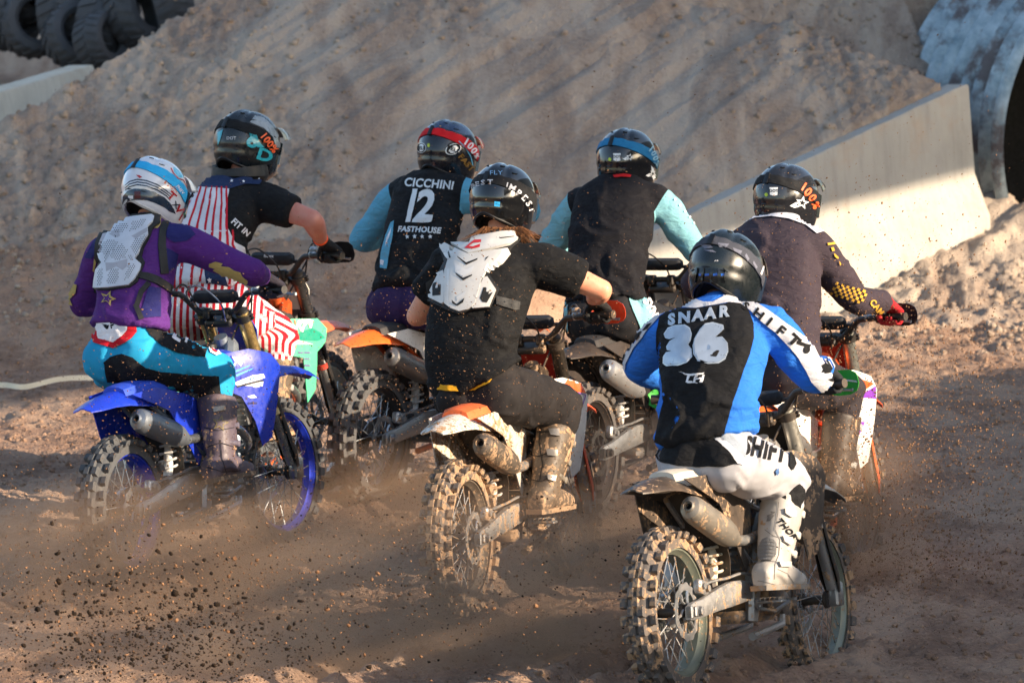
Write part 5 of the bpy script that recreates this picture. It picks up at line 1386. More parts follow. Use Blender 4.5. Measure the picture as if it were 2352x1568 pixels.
# ---- B: white protector
b = RD['B']; m_pl = mat('protector_white', '#c6c4c0', .35, mud=.12, mudscale=40, bump=.15); m_pb = mat('protector_black', '#17181a', .7, kind='rubber')
m_pk = mat('protector_slot', '#0a0a0b', .7)
und = DC_(b, 'bj', Z3((788, 830), (850, 778), (1060, 835), (1312, 815), (1300, 885), (1245, 945), (1165, 1040), (1085, 1085), (1105, 1105), (1172, 1200), (1112, 1322), (995, 1335), (920, 1362), (830, 1330), (705, 1262), (708, 1150), (805, 1065), (832, 1015), (775, 925), (770, 880)), m_pb, 'back_protector', off=.013, thick=.008, smooth_base=True)
bpl = []
def plate_on(tgts, par, loops, m, **k):
    o = decal('protector_plate', loops, bvh_of(tgts), m, par, maxlen=.14, **k)
    if o is not None:                                   # keep the plate itself, not slivers beyond a fold
        bm = bmesh.new(); bm.from_mesh(o.data); left = set(bm.verts); isl = []
        while left:
            st = [left.pop()]; cur = set(st)
            while st:
                for e_ in st.pop().link_edges:
                    for v_ in e_.verts:
                        if v_ in left: left.discard(v_); cur.add(v_); st.append(v_)
            isl.append(cur)
        isl.sort(key=len); bmesh.ops.delete(bm, geom=[v_ for s_ in isl[:-1] for v_ in s_], context='VERTS'); bm.to_mesh(o.data); bm.free()
    return o
par = und or b['jersey']
for poly, th in ((((800, 850), (850, 790), (870, 790), (955, 850), (1065, 850), (1180, 828), (1310, 822), (1290, 870), (1240, 905), (1120, 935), (975, 968), (900, 925), (802, 868)), .012),
                 (((780, 885), (970, 972), (1225, 935), (1230, 955), (1160, 1040), (1085, 1085), (1060, 1130), (1015, 1290), (975, 1325), (915, 1340), (860, 1320), (820, 1290), (822, 1080), (845, 1010), (790, 930)), .012),
                 (((770, 1095), (812, 1076), (822, 1110), (816, 1280), (800, 1290), (720, 1250), (718, 1150)), .010), (((1080, 1118), (1095, 1116), (1150, 1200), (1105, 1310), (1000, 1320), (988, 1305), (1070, 1125)), .010)):
    bpl.append(plate_on([und or b['jersey']], par, Z3(*poly), m_pl, off=.001, thick=th, step=7))
tg = [o for o in bpl if o] or [b['jersey']]
bt_ = bvh_of(tg)
def on_plate(loops, m, off=.0015, step=5, **k): return decal('plate_mark', Z3(*loops), bt_, m, par, off=off, step=step, **k)
m_rel = mat('protector_relief', '#c9c8c6', .35)
for L_ in (((895, 975), (955, 1018), (1030, 990), (1028, 1000), (955, 1034), (900, 985)), ((885, 1085), (935, 1118), (995, 1095), (993, 1104), (935, 1136), (890, 1098)), ((860, 1262), (893, 1290), (945, 1248), (935, 1278), (897, 1302), (865, 1285)), ((840, 940), (855, 985), (845, 990), (835, 955)), ((1085, 985), (1105, 975), (1075, 1010)),
           ((1175, 855), (1270, 845), (1268, 850), (1178, 862)), ((735, 1150), (765, 1145), (765, 1165), (790, 1160), (788, 1230), (735, 1235)), ((1068, 1180), (1085, 1180), (1085, 1210), (1108, 1200), (1100, 1225), (1130, 1210), (1090, 1280), (1060, 1275), (1045, 1250))):
    on_plate(L_, m_pk)
on_plate(((765, 1150), (775, 1150), (770, 1185), (755, 1185)), m_pl, .003, 3); on_plate(((1095, 1180), (1110, 1185), (1100, 1212), (1085, 1206)), m_pl, .003, 3)
m_red = mat('protector_red', '#c01c22', .4)
on_plate(((942, 924), (1008, 870), (1054, 868), (1052, 886), (1003, 890), (972, 912), (1000, 914), (1046, 897), (1044, 918), (1000, 928)), m_red, .002, 3)
for L_ in (((800, 930), (850, 965), (852, 990), (835, 950), (800, 945)), ((1190, 945), (1215, 950), (1120, 1045), (1110, 1040)), ((880, 1020), (955, 1065), (1010, 1035), (990, 1085), (935, 1110), (885, 1080)), ((830, 1060), (845, 1060), (840, 1270), (828, 1270)), ((890, 1240), (960, 1200), (940, 1240), (895, 1270))):
    on_plate(L_, m_rel, .0012)
DC_(b, 'bj', Z3((1150, 1238), (1300, 1275), (1295, 1325), (1270, 1330), (1150, 1292)), m_pb, 'strap', off=0.0060, thick=.003)
DC_(b, 'bp', Z4((590, 322), (720, 384), (800, 392), (880, 382), (1030, 330), (1000, 372), (920, 410), (800, 420), (700, 410), (610, 352)), fm('yellow_band', '#d99a1c'), 'waistband', off=.010)
Yl = fm('print_yellow', '#e0a32a')
TX(b, 'bp', 'FLY', (1206, 829), 19, Yl, rot=-32, bold=.03, wx=1.25)
m_sl = fm('strap_print', '#b9bcc4')
for s_, c_, h_, r_ in (('P', (1000, 520), 26, 8), ('E', (1028, 505), 26, 6), ('S', (1065, 495), 27, 3), ('T', (1112, 492), 27, 0)):
    TX(b, 'bh', s_, Z3(c_)[0], h_*.3516*1.15, m_sl, rot=r_, bold=.03, wx=1.3, off=.002)
for s_, c_, h_, r_ in (('I', (1222, 512), 28, -14), ('M', (1256, 530), 34, -24), ('P', (1298, 562), 34, -36), ('E', (1336, 595), 34, -48), ('S', (1364, 632), 34, -60), ('T', (1382, 672), 30, -72)):
    TX(b, 'bh', s_, Z3(c_)[0], h_*.3516*1.15, m_sl, rot=r_, bold=.03, wx=1.1, off=.002)
TX(b, 'bh', 'FLY', Z3((1150, 432))[0], 10, mat('helmet_print_blue', '#7da4c4', .4), bold=.0, wx=1.35, off=.002)
DC_(b, 'bh', Z3((1140, 618), (1176, 622), (1174, 655), (1138, 650)), mat('blue_sticker', '#2aa0dc', .4), off=.002, step=4)
# hair strands below the helmet of B
mb = MB(); rr = random.Random(3)
for i in range(420):
    u = 1110+rr.random()*92; v = 522+rr.random()*8-abs(u-1155)*.06
    p0 = P(u, v, 24.0+.56+rr.uniform(-.035, .01)); e_ = p0+Vector((rr.gauss((u-1165)/900, .035), -.01-rr.random()*.03, -.028-rr.random()*.042)); md = (p0+e_)/2+Vector((rr.gauss(0, .008), -.018, 0))
    mb.tube([p0, md, e_], [.0017, .0015, .0005], 4)
me = mb.mesh('hair', fm('blond_hair', '#70492c', .7, var=.3)); relocal(me, b['root'].location); o = link('hair', me, b['root']); o['kind'] = 'stuff'
# ---- C: white perforated back protector
c = RD['C']; m_w2 = mat('spine_guard_white', '#bcc1cc', .4, bump=.1); m_gy = mat('spine_guard_grey', '#9d9ea8', .5)
und = DC_(c, 'bj', Z1((545, 560), (640, 540), (830, 520), (850, 600), (790, 640), (770, 700), (720, 790), (705, 860), (730, 905), (700, 980), (670, 1060), (610, 1105), (440, 1125), (322, 1118), (322, 1050), (338, 955), (375, 905), (345, 860), (355, 750), (390, 670), (440, 600)), m_pb, 'back_protector', off=.010, thick=.008, smooth_base=True) or c['jersey']
pls = []
for poly in (((560, 560), (640, 545), (780, 530), (800, 545), (790, 580), (750, 620), (755, 680), (700, 770), (680, 830), (650, 870), (700, 915), (690, 960), (650, 1030), (600, 1080), (440, 1100), (330, 1105), (335, 1050), (350, 960), (395, 905), (362, 850), (372, 760), (405, 680), (455, 610)),):
    pls.append(decal('protector_plate', Z1(*poly), bvh_of([und]), m_w2, und, off=.001, thick=.010, step=6))
pls = [o for o in pls if o]; bw = bvh_of(pls or [und])
for poly in (((425, 660), (490, 700), (530, 690), (520, 640), (440, 650)), ((620, 690), (745, 620), (750, 650), (660, 710)), ((415, 900), (480, 900), (590, 870), (585, 930), (550, 960), (500, 930), (420, 970)),):
    decal('plate_mark', Z1(*poly), bw, m_gy, und, off=.001, step=5)
dots = []
def dotfill(poly, sp_):
    poly = Z1(*poly); xs2 = [p[0] for p in poly]; ys2 = [p[1] for p in poly]; k = 0; y = min(ys2)
    while y < max(ys2):
        x = min(xs2)+(sp_/2 if k % 2 else 0)
        while x < max(xs2):
            ins = False
            for i in range(len(poly)):
                x1, y1 = poly[i]; x2, y2 = poly[i-1]
                if (y1 > y) != (y2 > y) and x < (x2-x1)*(y-y1)/(y2-y1)+x1: ins = not ins
            if ins: dots.append(ell_px((x, y), 1.25, 1.25, 0, 6))
            x += sp_
        y += sp_*.86; k += 1
for poly in (((470, 620), (560, 580), (600, 600), (560, 660), (490, 655)), ((630, 570), (760, 545), (690, 620), (600, 660)), ((390, 740), (470, 710), (520, 740), (480, 800), (400, 850), (370, 800)), ((640, 720), (745, 670), (700, 770), (650, 840), (610, 780)), ((480, 800), (550, 740), (590, 800), (570, 870), (500, 880), (450, 860)), ((350, 960), (400, 940), (380, 1080), (345, 1075)), ((440, 960), (520, 940), (520, 1040), (480, 1070), (420, 1060)), ((590, 930), (660, 900), (620, 1000), (560, 1050)), ((410, 830), (450, 800), (440, 860), (410, 890)), ((590, 830), (640, 850), (620, 890), (600, 870))):
    dotfill(poly, 5.0)
dd = decal('perforation', dots, bw, m_pk, und, off=.0012, step=9)
if dd: dd['kind'] = 'stuff'
TX(c, 'bj', 'THOR', Z1((552, 712))[0], 5.5, K_, rot=4, bold=.035, wx=1.25, shear=.3, off=0.0240)
for bd in (band(Z1((905, 560), (870, 650), (860, 760), (870, 880), (880, 990)), 17), band(Z1((700, 1350), (660, 1250), (700, 1130), (760, 1060)), 12)):
    DC_(c, 'bj', bd, m_pb, 'strap', off=0.0050, thick=.003, step=6)
DC_(c, 'bj', band(Z1((640, 990), (740, 1010), (830, 1045), (900, 1090), (950, 1130)), [14, 15, 17, 15, 13]), m_pb, 'strap', off=0.0060, thick=.005, step=6)
navy = fm('jersey_navy', '#20215c')
for poly in (((900, 590), (960, 560), (1070, 610), (1130, 680), (1060, 730), (960, 740), (900, 700)), ((880, 780), (1000, 830), (960, 950), (890, 980)), ((760, 1090), (850, 1100), (850, 1330), (680, 1340)), ((400, 640), (420, 680), (360, 800), (310, 870), (250, 860), (330, 720))):
    DC_(c, 'bj', Z1(*poly), navy, off=0.0045)
gold = fm('print_gold', '#a8935a')
for poly in (((1240, 905), (1290, 890), (1350, 905), (1335, 925), (1400, 935), (1440, 960), (1490, 975), (1505, 1010), (1545, 1040), (1540, 1085), (1480, 1085), (1430, 1060), (1415, 1020), (1350, 1015), (1330, 985), (1270, 955), (1290, 945), (1240, 930)), ((110, 1120), (150, 1060), (195, 1075), (185, 1140), (140, 1190), (160, 1240), (100, 1220), (95, 1160)), ((790, 550), (850, 545), (855, 600), (830, 635), (770, 630)), ((335, 830), (345, 900), (330, 970), (318, 960))):
    DC_(c, 'bj', Z1(*poly), gold, off=0.0070, step=5)
DC_(c, 'bj', star_px(Z1((440, 1185))[0], 19, -20), gold, off=0.0070, step=4)
DC_(c, 'bj', star_px(Z1((436, 1188))[0], 11, -20), c['jersey'].data.materials[0], off=0.0085, step=4)
TX(c, 'bj', 'R', Z1((812, 590))[0], 15, fm('gold_dark', '#4b4436'), rot=15, bold=.04, off=0.0085)
red = fm('patch_red', '#b81426')
DC_(c, 'bp', Z2((240, 30), (262, -40), (530, -40), (545, 70), (505, 130), (395, 186), (265, 150)), red, off=0.0060)
DC_(c, 'bp', Z2((278, 30), (290, -40), (478, -40), (486, 60), (455, 100), (392, 142), (300, 120)), W_, off=0.0075)
for pl in (((322, 25), (360, 32), (350, 42)), ((335, 42), (372, 36), (366, 60), (352, 62)), ((378, 18), (415, 10), (405, 24), (380, 30)), ((378, 34), (402, 30), (398, 40), (380, 44)), ((378, 48), (392, 46), (385, 62))):
    DC_(c, 'bp', Z2(*pl), K_, off=0.0090, step=3)
blk = fm('trousers_black', '#121318')
DC_(c, 'bp', Z2((330, 275), (372, 240), (450, 222), (520, 245), (600, 310), (700, 335), (880, 352), (1075, 365), (1095, 500), (880, 520), (780, 430), (600, 420), (350, 400)), blk, off=0.0060)
DC_(c, 'bp', Z2((560, -60), (800, -60), (880, 40), (960, 110), (1015, 150), (985, 242), (900, 232), (800, 212), (710, 172), (630, 100), (590, 30)), blk, off=0.0060)
for s_, c_, h_, r_ in (('F', (770, 62), 26, -20), ('L', (815, 95), 30, -24), ('Y', (878, 115), 28, -26)):
    TX(c, 'bp', s_, Z2(c_)[0], h_, W_, rot=r_-8, bold=.035, wx=1.0, off=0.0090)
DC_(c, 'bp', Z2((1010, 175), (1085, 205), (1095, 225), (1060, 235), (1020, 215)), W_, off=0.0070); DC_(c, 'bp', [Z2((1015, 180), (1080, 210), (1088, 222), (1060, 230), (1025, 212)), Z2((1030, 190), (1070, 212), (1058, 220), (1034, 208))], red, off=0.0085, hollow=True, step=3)
hn = mat('helmet_navy', '#13293f', .2, coat=.8, bump=.03); hr = mat('helmet_red', '#a5161f', .25, coat=.8, bump=.03); hcy = mat('helmet_cyan', '#5fb6d8', .25, coat=.6, bump=.03)
DC_(c, 'bh', Z11((205, 750), (215, 650), (270, 580), (360, 548), (480, 552), (620, 590), (750, 660), (830, 740), (880, 820), (900, 880), (820, 850), (760, 800), (640, 740), (520, 700), (380, 695), (290, 710), (230, 770)), hn, off=.0015)
for i in range(3):
    yy = 505-34*i; DC_(c, 'bh', band(Z11((240, yy+70), (300, yy+20), (400, yy-8), (520, yy+8), (660, yy+60), (780, yy+140), (830+i*12, yy+200)), [1.2, 2.6, 3.0, 3, 3, 2.6, 1.2]), hn, off=.0015, step=4)
TX(c, 'bh', 'T', Z11((850, 640))[0], 17, hr, rot=-42, bold=.035, wx=1.2, off=.003)
TX(c, 'bh', 'X', Z11((900, 760))[0], 13, hn, rot=-42, bold=.02, wx=1.2, off=.003)
TX(c, 'bh', 'V', Z11((945, 815))[0], 17, hr, rot=-50, bold=.035, wx=1.2, off=.003)
DC_(c, 'bh', band(Z11((940, 960), (985, 880), (1020, 800)), 3.2), hr, off=.003, step=4)
DC_(c, 'bh', band(Z11((835, 280), (870, 350), (935, 420), (1000, 440), (1060, 550)), 2.8), hr, off=.002, step=4); DC_(c, 'bh', Z11((870, 260), (960, 330), (1010, 400), (950, 410), (880, 340)), hcy, off=.0015, step=5)
DC_(c, 'bh', Z11((285, 640), (350, 640), (350, 680), (285, 680)), W_, off=.003, step=4); DC_(c, 'bh', Z11((385, 372), (430, 376), (465, 400), (430, 415)), hr, off=.003, step=4); DC_(c, 'bh', Z11((360, 590), (440, 580), (445, 670), (370, 680)), mat('helmet_maroon', '#4a1420', .3), off=.003, step=4)
orr = mat('strap_orange', '#c8642c', .6)
for q in range(22):
    x_ = 740+8*q+rr.uniform(-12, 12); y_ = 430+7*q+rr.uniform(-38, 38); DC_(c, 'bh', ell_px(Z11((x_, y_))[0], 1.7, 1.1, -30, 7), orr, 'strap_fleck', off=.002, step=3)
TX(c, 'bh', 'PHEV', Z11((958, 560))[0], 7, W_, rot=-52, bold=.02, off=.003)
# ---- D: overalls back bib with stripes and stars
d = RD['D']; bw_ = fm('overall_white', '#cac9d0'); rd_ = fm('overall_red', '#b51a2c'); nv = fm('overall_navy', '#1c2c4e')
DC_(d, 'bj', Z1((1110, 300), (1400, 318), (1385, 400), (1365, 490), (1380, 620), (1440, 740), (1515, 780), (1560, 960), (1400, 1100), (1100, 1180), (900, 1180), (900, 900), (1000, 600), (1040, 450)), bw_, 'overall_bib', off=0.0055)
for x0, x1, x2 in ((1140, 1010, 960), (1180, 1080, 1000), (1222, 1150, 1090), (1262, 1215, 1160), (1300, 1270, 1235), (1340, 1330, 1310), (1378, 1375, 1400), (1420, 1420, 1470)):
    st = band(Z1((x0, 302 if x0 < 1400 else 640), ((x0+x1)/2+4, 440 if x0 < 1400 else 700), (x1, 600 if x0 < 1400 else 760), ((x1+x2)/2, 820), (x2, 1150)), [3.6, 4.4, 5.4, 6.2, 6.2])
    DC_(d, 'bj', st, rd_, 'stripe', off=0.0070, step=6)
DC_(d, 'bj', Z1((1080, 250), (1150, 195), (1260, 180), (1440, 240), (1560, 210), (1660, 250), (1640, 285), (1520, 280), (1400, 320), (1110, 298)), nv, 'overall_strap', off=0.0060)
DC_(d, 'bj', Z1((1200, 940), (1330, 960), (1400, 1100), (1370, 1200), (1240, 1160), (1215, 1050)), nv, off=0.0080)
for q, r_ in (((1190, 245), 4.6), ((1420, 262), 4.6), ((1530, 215), 4), ((1632, 242), 3.6), ((1510, 265), 3.4), ((1242, 1035), 5.5), ((1322, 1092), 5), ((1256, 1130), 3)):
    DC_(d, 'bj', star_px(Z1(q)[0], r_, 10), W_, 'star', off=0.0095, step=3)
TX(d, 'bj', 'FIT IN', Z1((1487, 620))[0], 14, W_, rot=-42, bold=.035, wx=.9)
hg = mat('helmet_grey', '#7c868c', .3, coat=.7, bump=.03); ht = mat('helmet_teal', '#27a3b4', .3, coat=.6, bump=.03); ho = mat('strap_orange_print', '#e8602c', .6)
DC_(d, 'bh', Z8((1695, 830), (1730, 785), (1790, 800), (1850, 860), (1900, 940), (1900, 1020), (1870, 1000), (1850, 930), (1790, 870)), hg, off=.002)
DC_(d, 'bh', Z8((1690, 905), (1740, 920), (1755, 960), (1790, 1000), (1745, 1000), (1700, 950)), ht, off=.003, step=4)
TX(d, 'bh', '6', Z8((1712, 955))[0], 29, ht, rot=-18, bold=.035, wx=1.3, off=.004); TX(d, 'bh', 'D', Z8((1795, 1050))[0], 27, ht, rot=-18, bold=.035, wx=1.3, off=.004)
DC_(d, 'bh', Z8((1480, 900), (1515, 880), (1500, 940), (1480, 990)), ht, off=.003, step=4)
TX(d, 'bh', '100%', Z8((1822, 968))[0], 16, ho, rot=-52, bold=.035, wx=1.0, off=.006)
TX(d, 'bh', 'DOT', Z8((1570, 938))[0], 7, m_sl, bold=.02, off=.003)
mb = MB(); nk = d['neck'].lerp(d['head'], .22); rings = []
for i in range(37):
    t = 2*math.pi*i/36; dr = d['lat']*math.cos(t)*.125+d['fwd']*math.sin(t)*.120
    k_ = 1+.25*max(0, -math.sin(t)); rings.append([nk+dr*.72+Vector((0, 0, .020)), nk+dr*k_+Vector((0, 0, .028+.02*abs(math.cos(t)))), nk+dr*k_*1.04+Vector((0, 0, -.004)), nk+dr*.9+Vector((0, 0, -.035))])
mb.loft(rings, cap=False); me = mb.mesh('neck_brace', mat('neck_brace_black', '#17181b', .6)); relocal(me, d['root'].location); nb = link('neck_brace', me, d['root'])
text_decal('lettering', 'FUSION', Z8((1497, 1047))[0], 5, bvh_of([nb]), m_sl, nb, bold=.02, wx=1.2)
mb = MB(); w0 = d['wr'][-1]; wd = (d['el'][-1]-w0).normalized(); mb.lathe([(.012, .033), (.016, .037), (.026, .037), (.030, .034)], w0+wd*.0, wd, 20); me = mb.mesh('wristband', mat('orange_wristband', '#f0561c', .6)); relocal(me, d['root'].location); link('wristband', me, d['root'])
# ---- E
e = RD['E']; E_T = fm('print_pale', '#c4ccd2')
TX(e, 'bj', 'CICCHINI', Z3((716, 505))[0], 19, E_T, rot=-4, bold=.03, wx=.93, shear=.12)
TX(e, 'bj', '1', Z3((604, 648))[0], 72, E_T, off=.013, rot=0, bold=.035, wx=.72, shear=.22); TX(e, 'bj', '2', Z3((692, 650))[0], 72, E_T, off=.013, rot=0, bold=.035, wx=.85, shear=.22)
TX(e, 'bj', 'FASTHOUSE', Z3((650, 805))[0], 13, E_T, rot=-2, bold=.04, wx=.95, shear=.2)
for x_ in (572, 620, 668, 718): DC_(e, 'bj', star_px(Z3((x_, 853))[0], 5.2, 6), E_T, 'star', off=0.0080, step=3)
lb = fm('jersey_pale_blue', '#5b9db8')
DC_(e, 'bj', Z3((488, 745), (480, 800), (440, 1060), (395, 1055), (400, 960), (430, 850), (465, 760)), lb, off=0.0060)
DC_(e, 'bj', Z3((440, 860), (470, 790), (462, 830), (432, 920)), W_, off=0.0080, step=4); DC_(e, 'bj', Z3((402, 1000), (425, 1010), (420, 1040), (398, 1035)), W_, off=0.0080, step=4)
DC_(e, 'bh', Z3((700, 110), (840, 92), (900, 95), (960, 140), (990, 200), (900, 170), (800, 140), (700, 140)), mat('helmet_dark_blue', '#1a2c4c', .2, coat=.8), off=.0012)
m_wr = mat('helmet_white_print', '#d6dadd', .3, coat=.5, bump=.03)
for c_, a_, b_, r_, s_ in (((870, 278), 54, 34, -22, 'BELL'), ((664, 270), 30, 34, 0, 'BELL')):
    DC_(e, 'bh', ell_px(Z3(c_)[0], a_*.3516, b_*.3516, r_), m_wr, 'badge', off=.002, step=4); DC_(e, 'bh', [ell_px(Z3(c_)[0], a_*.31, b_*.31, r_), ell_px(Z3(c_)[0], a_*.28, b_*.28, r_)], K_, 'badge', off=.003, step=3, hollow=True)
    TX(e, 'bh', s_, Z3(c_)[0], 8.5, K_, rot=-r_*-1, bold=.03, wx=1.15 if a_ > 40 else .7, off=.004)
for s_, c_, r_, h_ in (('1', (955, 228), -30, 17), ('0', (982, 255), -42, 17), ('0', (1005, 287), -54, 16), ('%', (1020, 322), -66, 12)):
    TX(e, 'bh', s_, Z3(c_)[0], h_*.95, W_, rot=r_, bold=.035, off=.003)
goldp = mat('helmet_gold', '#8a6426', .35, metal=.3)
TX(e, 'bh', 'FAST', Z3((955, 365))[0], 13, goldp, rot=-50, bold=.04, wx=1.1, off=.003)
DC_(e, 'bh', ell_px(Z3((710, 253))[0], 3, 4.5), mat('sticker_yellow', '#b9c430', .4), off=.002, step=3)
DC_(e, 'bh', band(Z3((905, 225), (950, 270), (985, 330), (1000, 400)), 2.5), lb, off=.002, step=4)
# ---- F and G helmets share the layout of their stickers
def al_helmet(r, Z, strap, dy=0):
    pass
f = RD['F']
alp = mat('helmet_print_white', '#d9dde0', .35, bump=.03); yel = mat('sticker_lime', '#b6cc2a', .4)
def astar(rd, c_, s_, rot=0):
    TXs = star_px(c_, s_, rot); DC_(rd, 'bh', TXs, alp, 'emblem', off=.002, step=3); DC_(rd, 'bh', star_px(c_, s_*.52, rot), K_, 'emblem', off=.0032, step=3)
    DC_(rd, 'bh', [(c_[0]-s_*1.8, c_[1]+s_*.45), (c_[0]-s_*.9, c_[1]-s_*.1), (c_[0]-s_*.2, c_[1]-s_*.15), (c_[0]-s_*.9, c_[1]+s_*.35), (c_[0]-s_*.3, c_[1]+s_*.5), (c_[0]-s_*1.1, c_[1]+s_*.75)], alp, 'emblem', off=.002, step=3)
DC_(f, 'bh', Z5((470, 275), (514, 275), (510, 318), (490, 322), (472, 315)), alp, 'sticker', off=.002, step=4); TX(f, 'bh', 'DOT', Z5((492, 294))[0], 6, K_, bold=.03, off=.0035)
DC_(f, 'bh', ell_px(Z5((450, 310))[0], 3.6, 3.8), yel, 'sticker', off=.002, step=3); astar(f, Z5((566, 298))[0], 9, -15)
for s_, c_, r_ in (('1', (690, 250), -40), ('0', (706, 275), -52), ('0', (718, 303), -62), ('%', (727, 335), -70)): TX(f, 'bh', s_, Z5(c_)[0], 13, fm('strap_pale_print', '#8fb8cc'), rot=r_, bold=.035, off=.003)
astar(f, Z5((700, 395))[0], 9, 30); DC_(f, 'bh', Z5((690, 345), (705, 360), (720, 420), (712, 450), (700, 420)), alp, off=.002, step=4)
DC_(f, 'bj', Z5((470, 410), (530, 402), (575, 410), (570, 422), (520, 420), (478, 424)), fm('collar_red', '#b8161a'), 'collar', off=0.0090, step=5)
teal = fm('trousers_teal', '#7ab0ba')
DC_(f, 'bp', Z5((530, 1010), (620, 1030), (660, 1130), (690, 1200), (745, 1260), (640, 1330), (600, 1240), (560, 1140)), teal, off=0.0070)
DC_(f, 'bp', Z5((190, 1060), (205, 1130), (210, 1330), (195, 1290), (180, 1150)), teal, off=0.0070)
TX(f, 'bp', 'SVNT', Z5((695, 1200))[0], 16, W_, rot=-62, bold=.04, off=0.0100)
TX(f, 'bp', 'A', Z5((520, 1030))[0], 10, K_, off=0.0090) if False else None
for k in range(7): DC_(f, 'bj', ell_px(Z5((830+28*k, 550+34*k))[0], 2.6, 2.2), W_, 'sleeve_mark', off=0.0080, step=3)
g_ = RD['G']
DC_(g_, 'bh', Z5((1390, 475), (1438, 475), (1435, 520), (1414, 525), (1392, 518)), alp, 'sticker', off=.002, step=4); TX(g_, 'bh', 'DOT', Z5((1414, 495))[0], 6.5, K_, bold=.03, off=.0035)
DC_(g_, 'bh', ell_px(Z5((1370, 518))[0], 3.8, 4.2), yel, 'sticker', off=.002, step=3); astar(g_, Z5((1580, 565))[0], 16, -12)
for s_, c_, r_, h_ in (('1', (1590, 470), -32, 19), ('0', (1615, 500), -44, 19), ('0', (1640, 535), -56, 18), ('%', (1660, 580), -72, 16)): TX(g_, 'bh', s_, Z5(c_)[0], h_, ho, rot=r_, bold=.035, off=.003)
yoke = fm('yoke_white', '#c9cbd6')
DC_(g_, 'bj', Z5((1160, 740), (1190, 690), (1270, 640), (1400, 600), (1500, 600), (1600, 640), (1680, 680), (1720, 735), (1665, 750), (1600, 700), (1500, 665), (1400, 650), (1300, 660), (1220, 700), (1180, 735), (1150, 780)), yoke, off=0.0070)
ye = fm('sleeve_gold', '#c99a3a')
ck = []
G0 = np.array(Z5((1775, 1040))[0]); G1 = np.array(Z5((1945, 1125))[0]); ax_ = G1-G0; ax_ /= np.hypot(*ax_); nx_ = np.array((-ax_[1], ax_[0]))
for i in range(12):
    for j in range(5):
        if (i+j) % 2 == 0:
            q = G0+ax_*i*6.2+nx_*(j*6.2-6-i*.9); ck.append([tuple(q), tuple(q+ax_*5.9), tuple(q+ax_*5.9+nx_*5.9), tuple(q+nx_*5.9)])
for q in ck: DC_(g_, 'bj', q, ye, 'check', off=0.0080, step=4)
TX(g_, 'bj', 'CAMP', Z5((2025, 1185))[0], 14, ye, rot=-48, bold=.035, wx=.9)
for pl in (((1725, 805), (1765, 800), (1770, 812), (1728, 818)), ((1745, 830), (1760, 828), (1766, 850), (1752, 852)), ((1762, 862), (1790, 890), (1786, 898), (1768, 882)), ((1790, 905), (1806, 925), (1800, 935), (1795, 915))):
    DC_(g_, 'bj', Z5(*pl), ye, off=0.0080, step=4)

# ------------------------------------------------------------------ markings on the bikes
def bvb(id_, names): 
    r = BK[id_]['root']; obs = [o for o in r.children if o.data and o.name.split('.')[0] in names]
    return obs
def BD_(id_, part, loops, m, off=.003, step=6, side='r', name='sticker'):
    obs = bvb(id_, (part,)); tgt = obs[0]
    return decal(name, loops, bvh_of([tgt]), m, tgt, off=off, step=step)
def sh_(id_): return BK[id_]['shroud_r']
def SD(id_, loops, m, off=.002, step=6, name='sticker'): return decal(name, loops, bvh_of([sh_(id_)]), m, sh_(id_), off=off, step=step)
def stk(n, c_, r_=.3): return mat('sticker_'+n, c_, r_, bump=.05, var=.05)
s_or = stk('orange', '#ea5a28'); s_pu = stk('purple', '#7a3aa8'); s_wh = stk('white', '#e6e6e6'); s_te = stk('teal', '#1e8f78'); s_bk = stk('black', '#131318'); s_cy = stk('cyan', '#4a9fe0')
# middle bike
SD('B', Z4((1380, 380), (1440, 372), (1475, 318), (1540, 322), (1565, 430), (1400, 405)), s_or)
SD('B', band(Z4((1400, 412), (1500, 422), (1560, 440), (1540, 500), (1490, 565)), 2.5), s_pu, off=.003, step=4)
for q in (((1405, 470), (1430, 440), (1450, 440), (1435, 480), (1500, 445), (1490, 470), (1420, 505)), ((1500, 500), (1535, 470), (1500, 570), (1485, 565))): SD('B', Z4(*q), s_bk if q[0][0] < 1450 else s_pu, off=.003, step=4)
text_decal('lettering', 'KTM', Z4((1472, 664))[0], 6, bvh_of([sh_('B')]), s_bk, sh_('B'), rot=-6, bold=.04)
# blue bike
for q in (((1135, 235), (1180, 240), (1240, 262), (1225, 300), (1195, 275), (1185, 300), (1160, 270), (1150, 285)), ((1175, 410), (1300, 360), (1370, 350), (1382, 375), (1350, 388), (1200, 428)), ((1200, 425), (1330, 405), (1370, 400), (1365, 430), (1320, 440), (1290, 430)), ((1265, 498), (1310, 485), (1328, 505), (1290, 510))): SD('C', Z2(*q), s_wh, step=5)
for q in (((1180, 330), (1290, 290), (1270, 305), (1185, 345)), ((1190, 355), (1310, 310), (1290, 325), (1195, 370))): SD('C', Z2(*q), s_cy, step=5)
SD('C', Z2((1195, 430), (1340, 392), (1375, 390), (1368, 400), (1330, 408), (1200, 440)), s_bk, off=.003, step=5)
text_decal('lettering', 'RACE', Z2((1315, 378))[0], 7, bvh_of([sh_('C')]), s_cy, sh_('C'), rot=12, shear=.3, off=.004)
text_decal('lettering', 'DYNO', Z2((1300, 542))[0], 5, bvh_of([sh_('C')]), s_bk, sh_('C'), rot=2, off=.004)
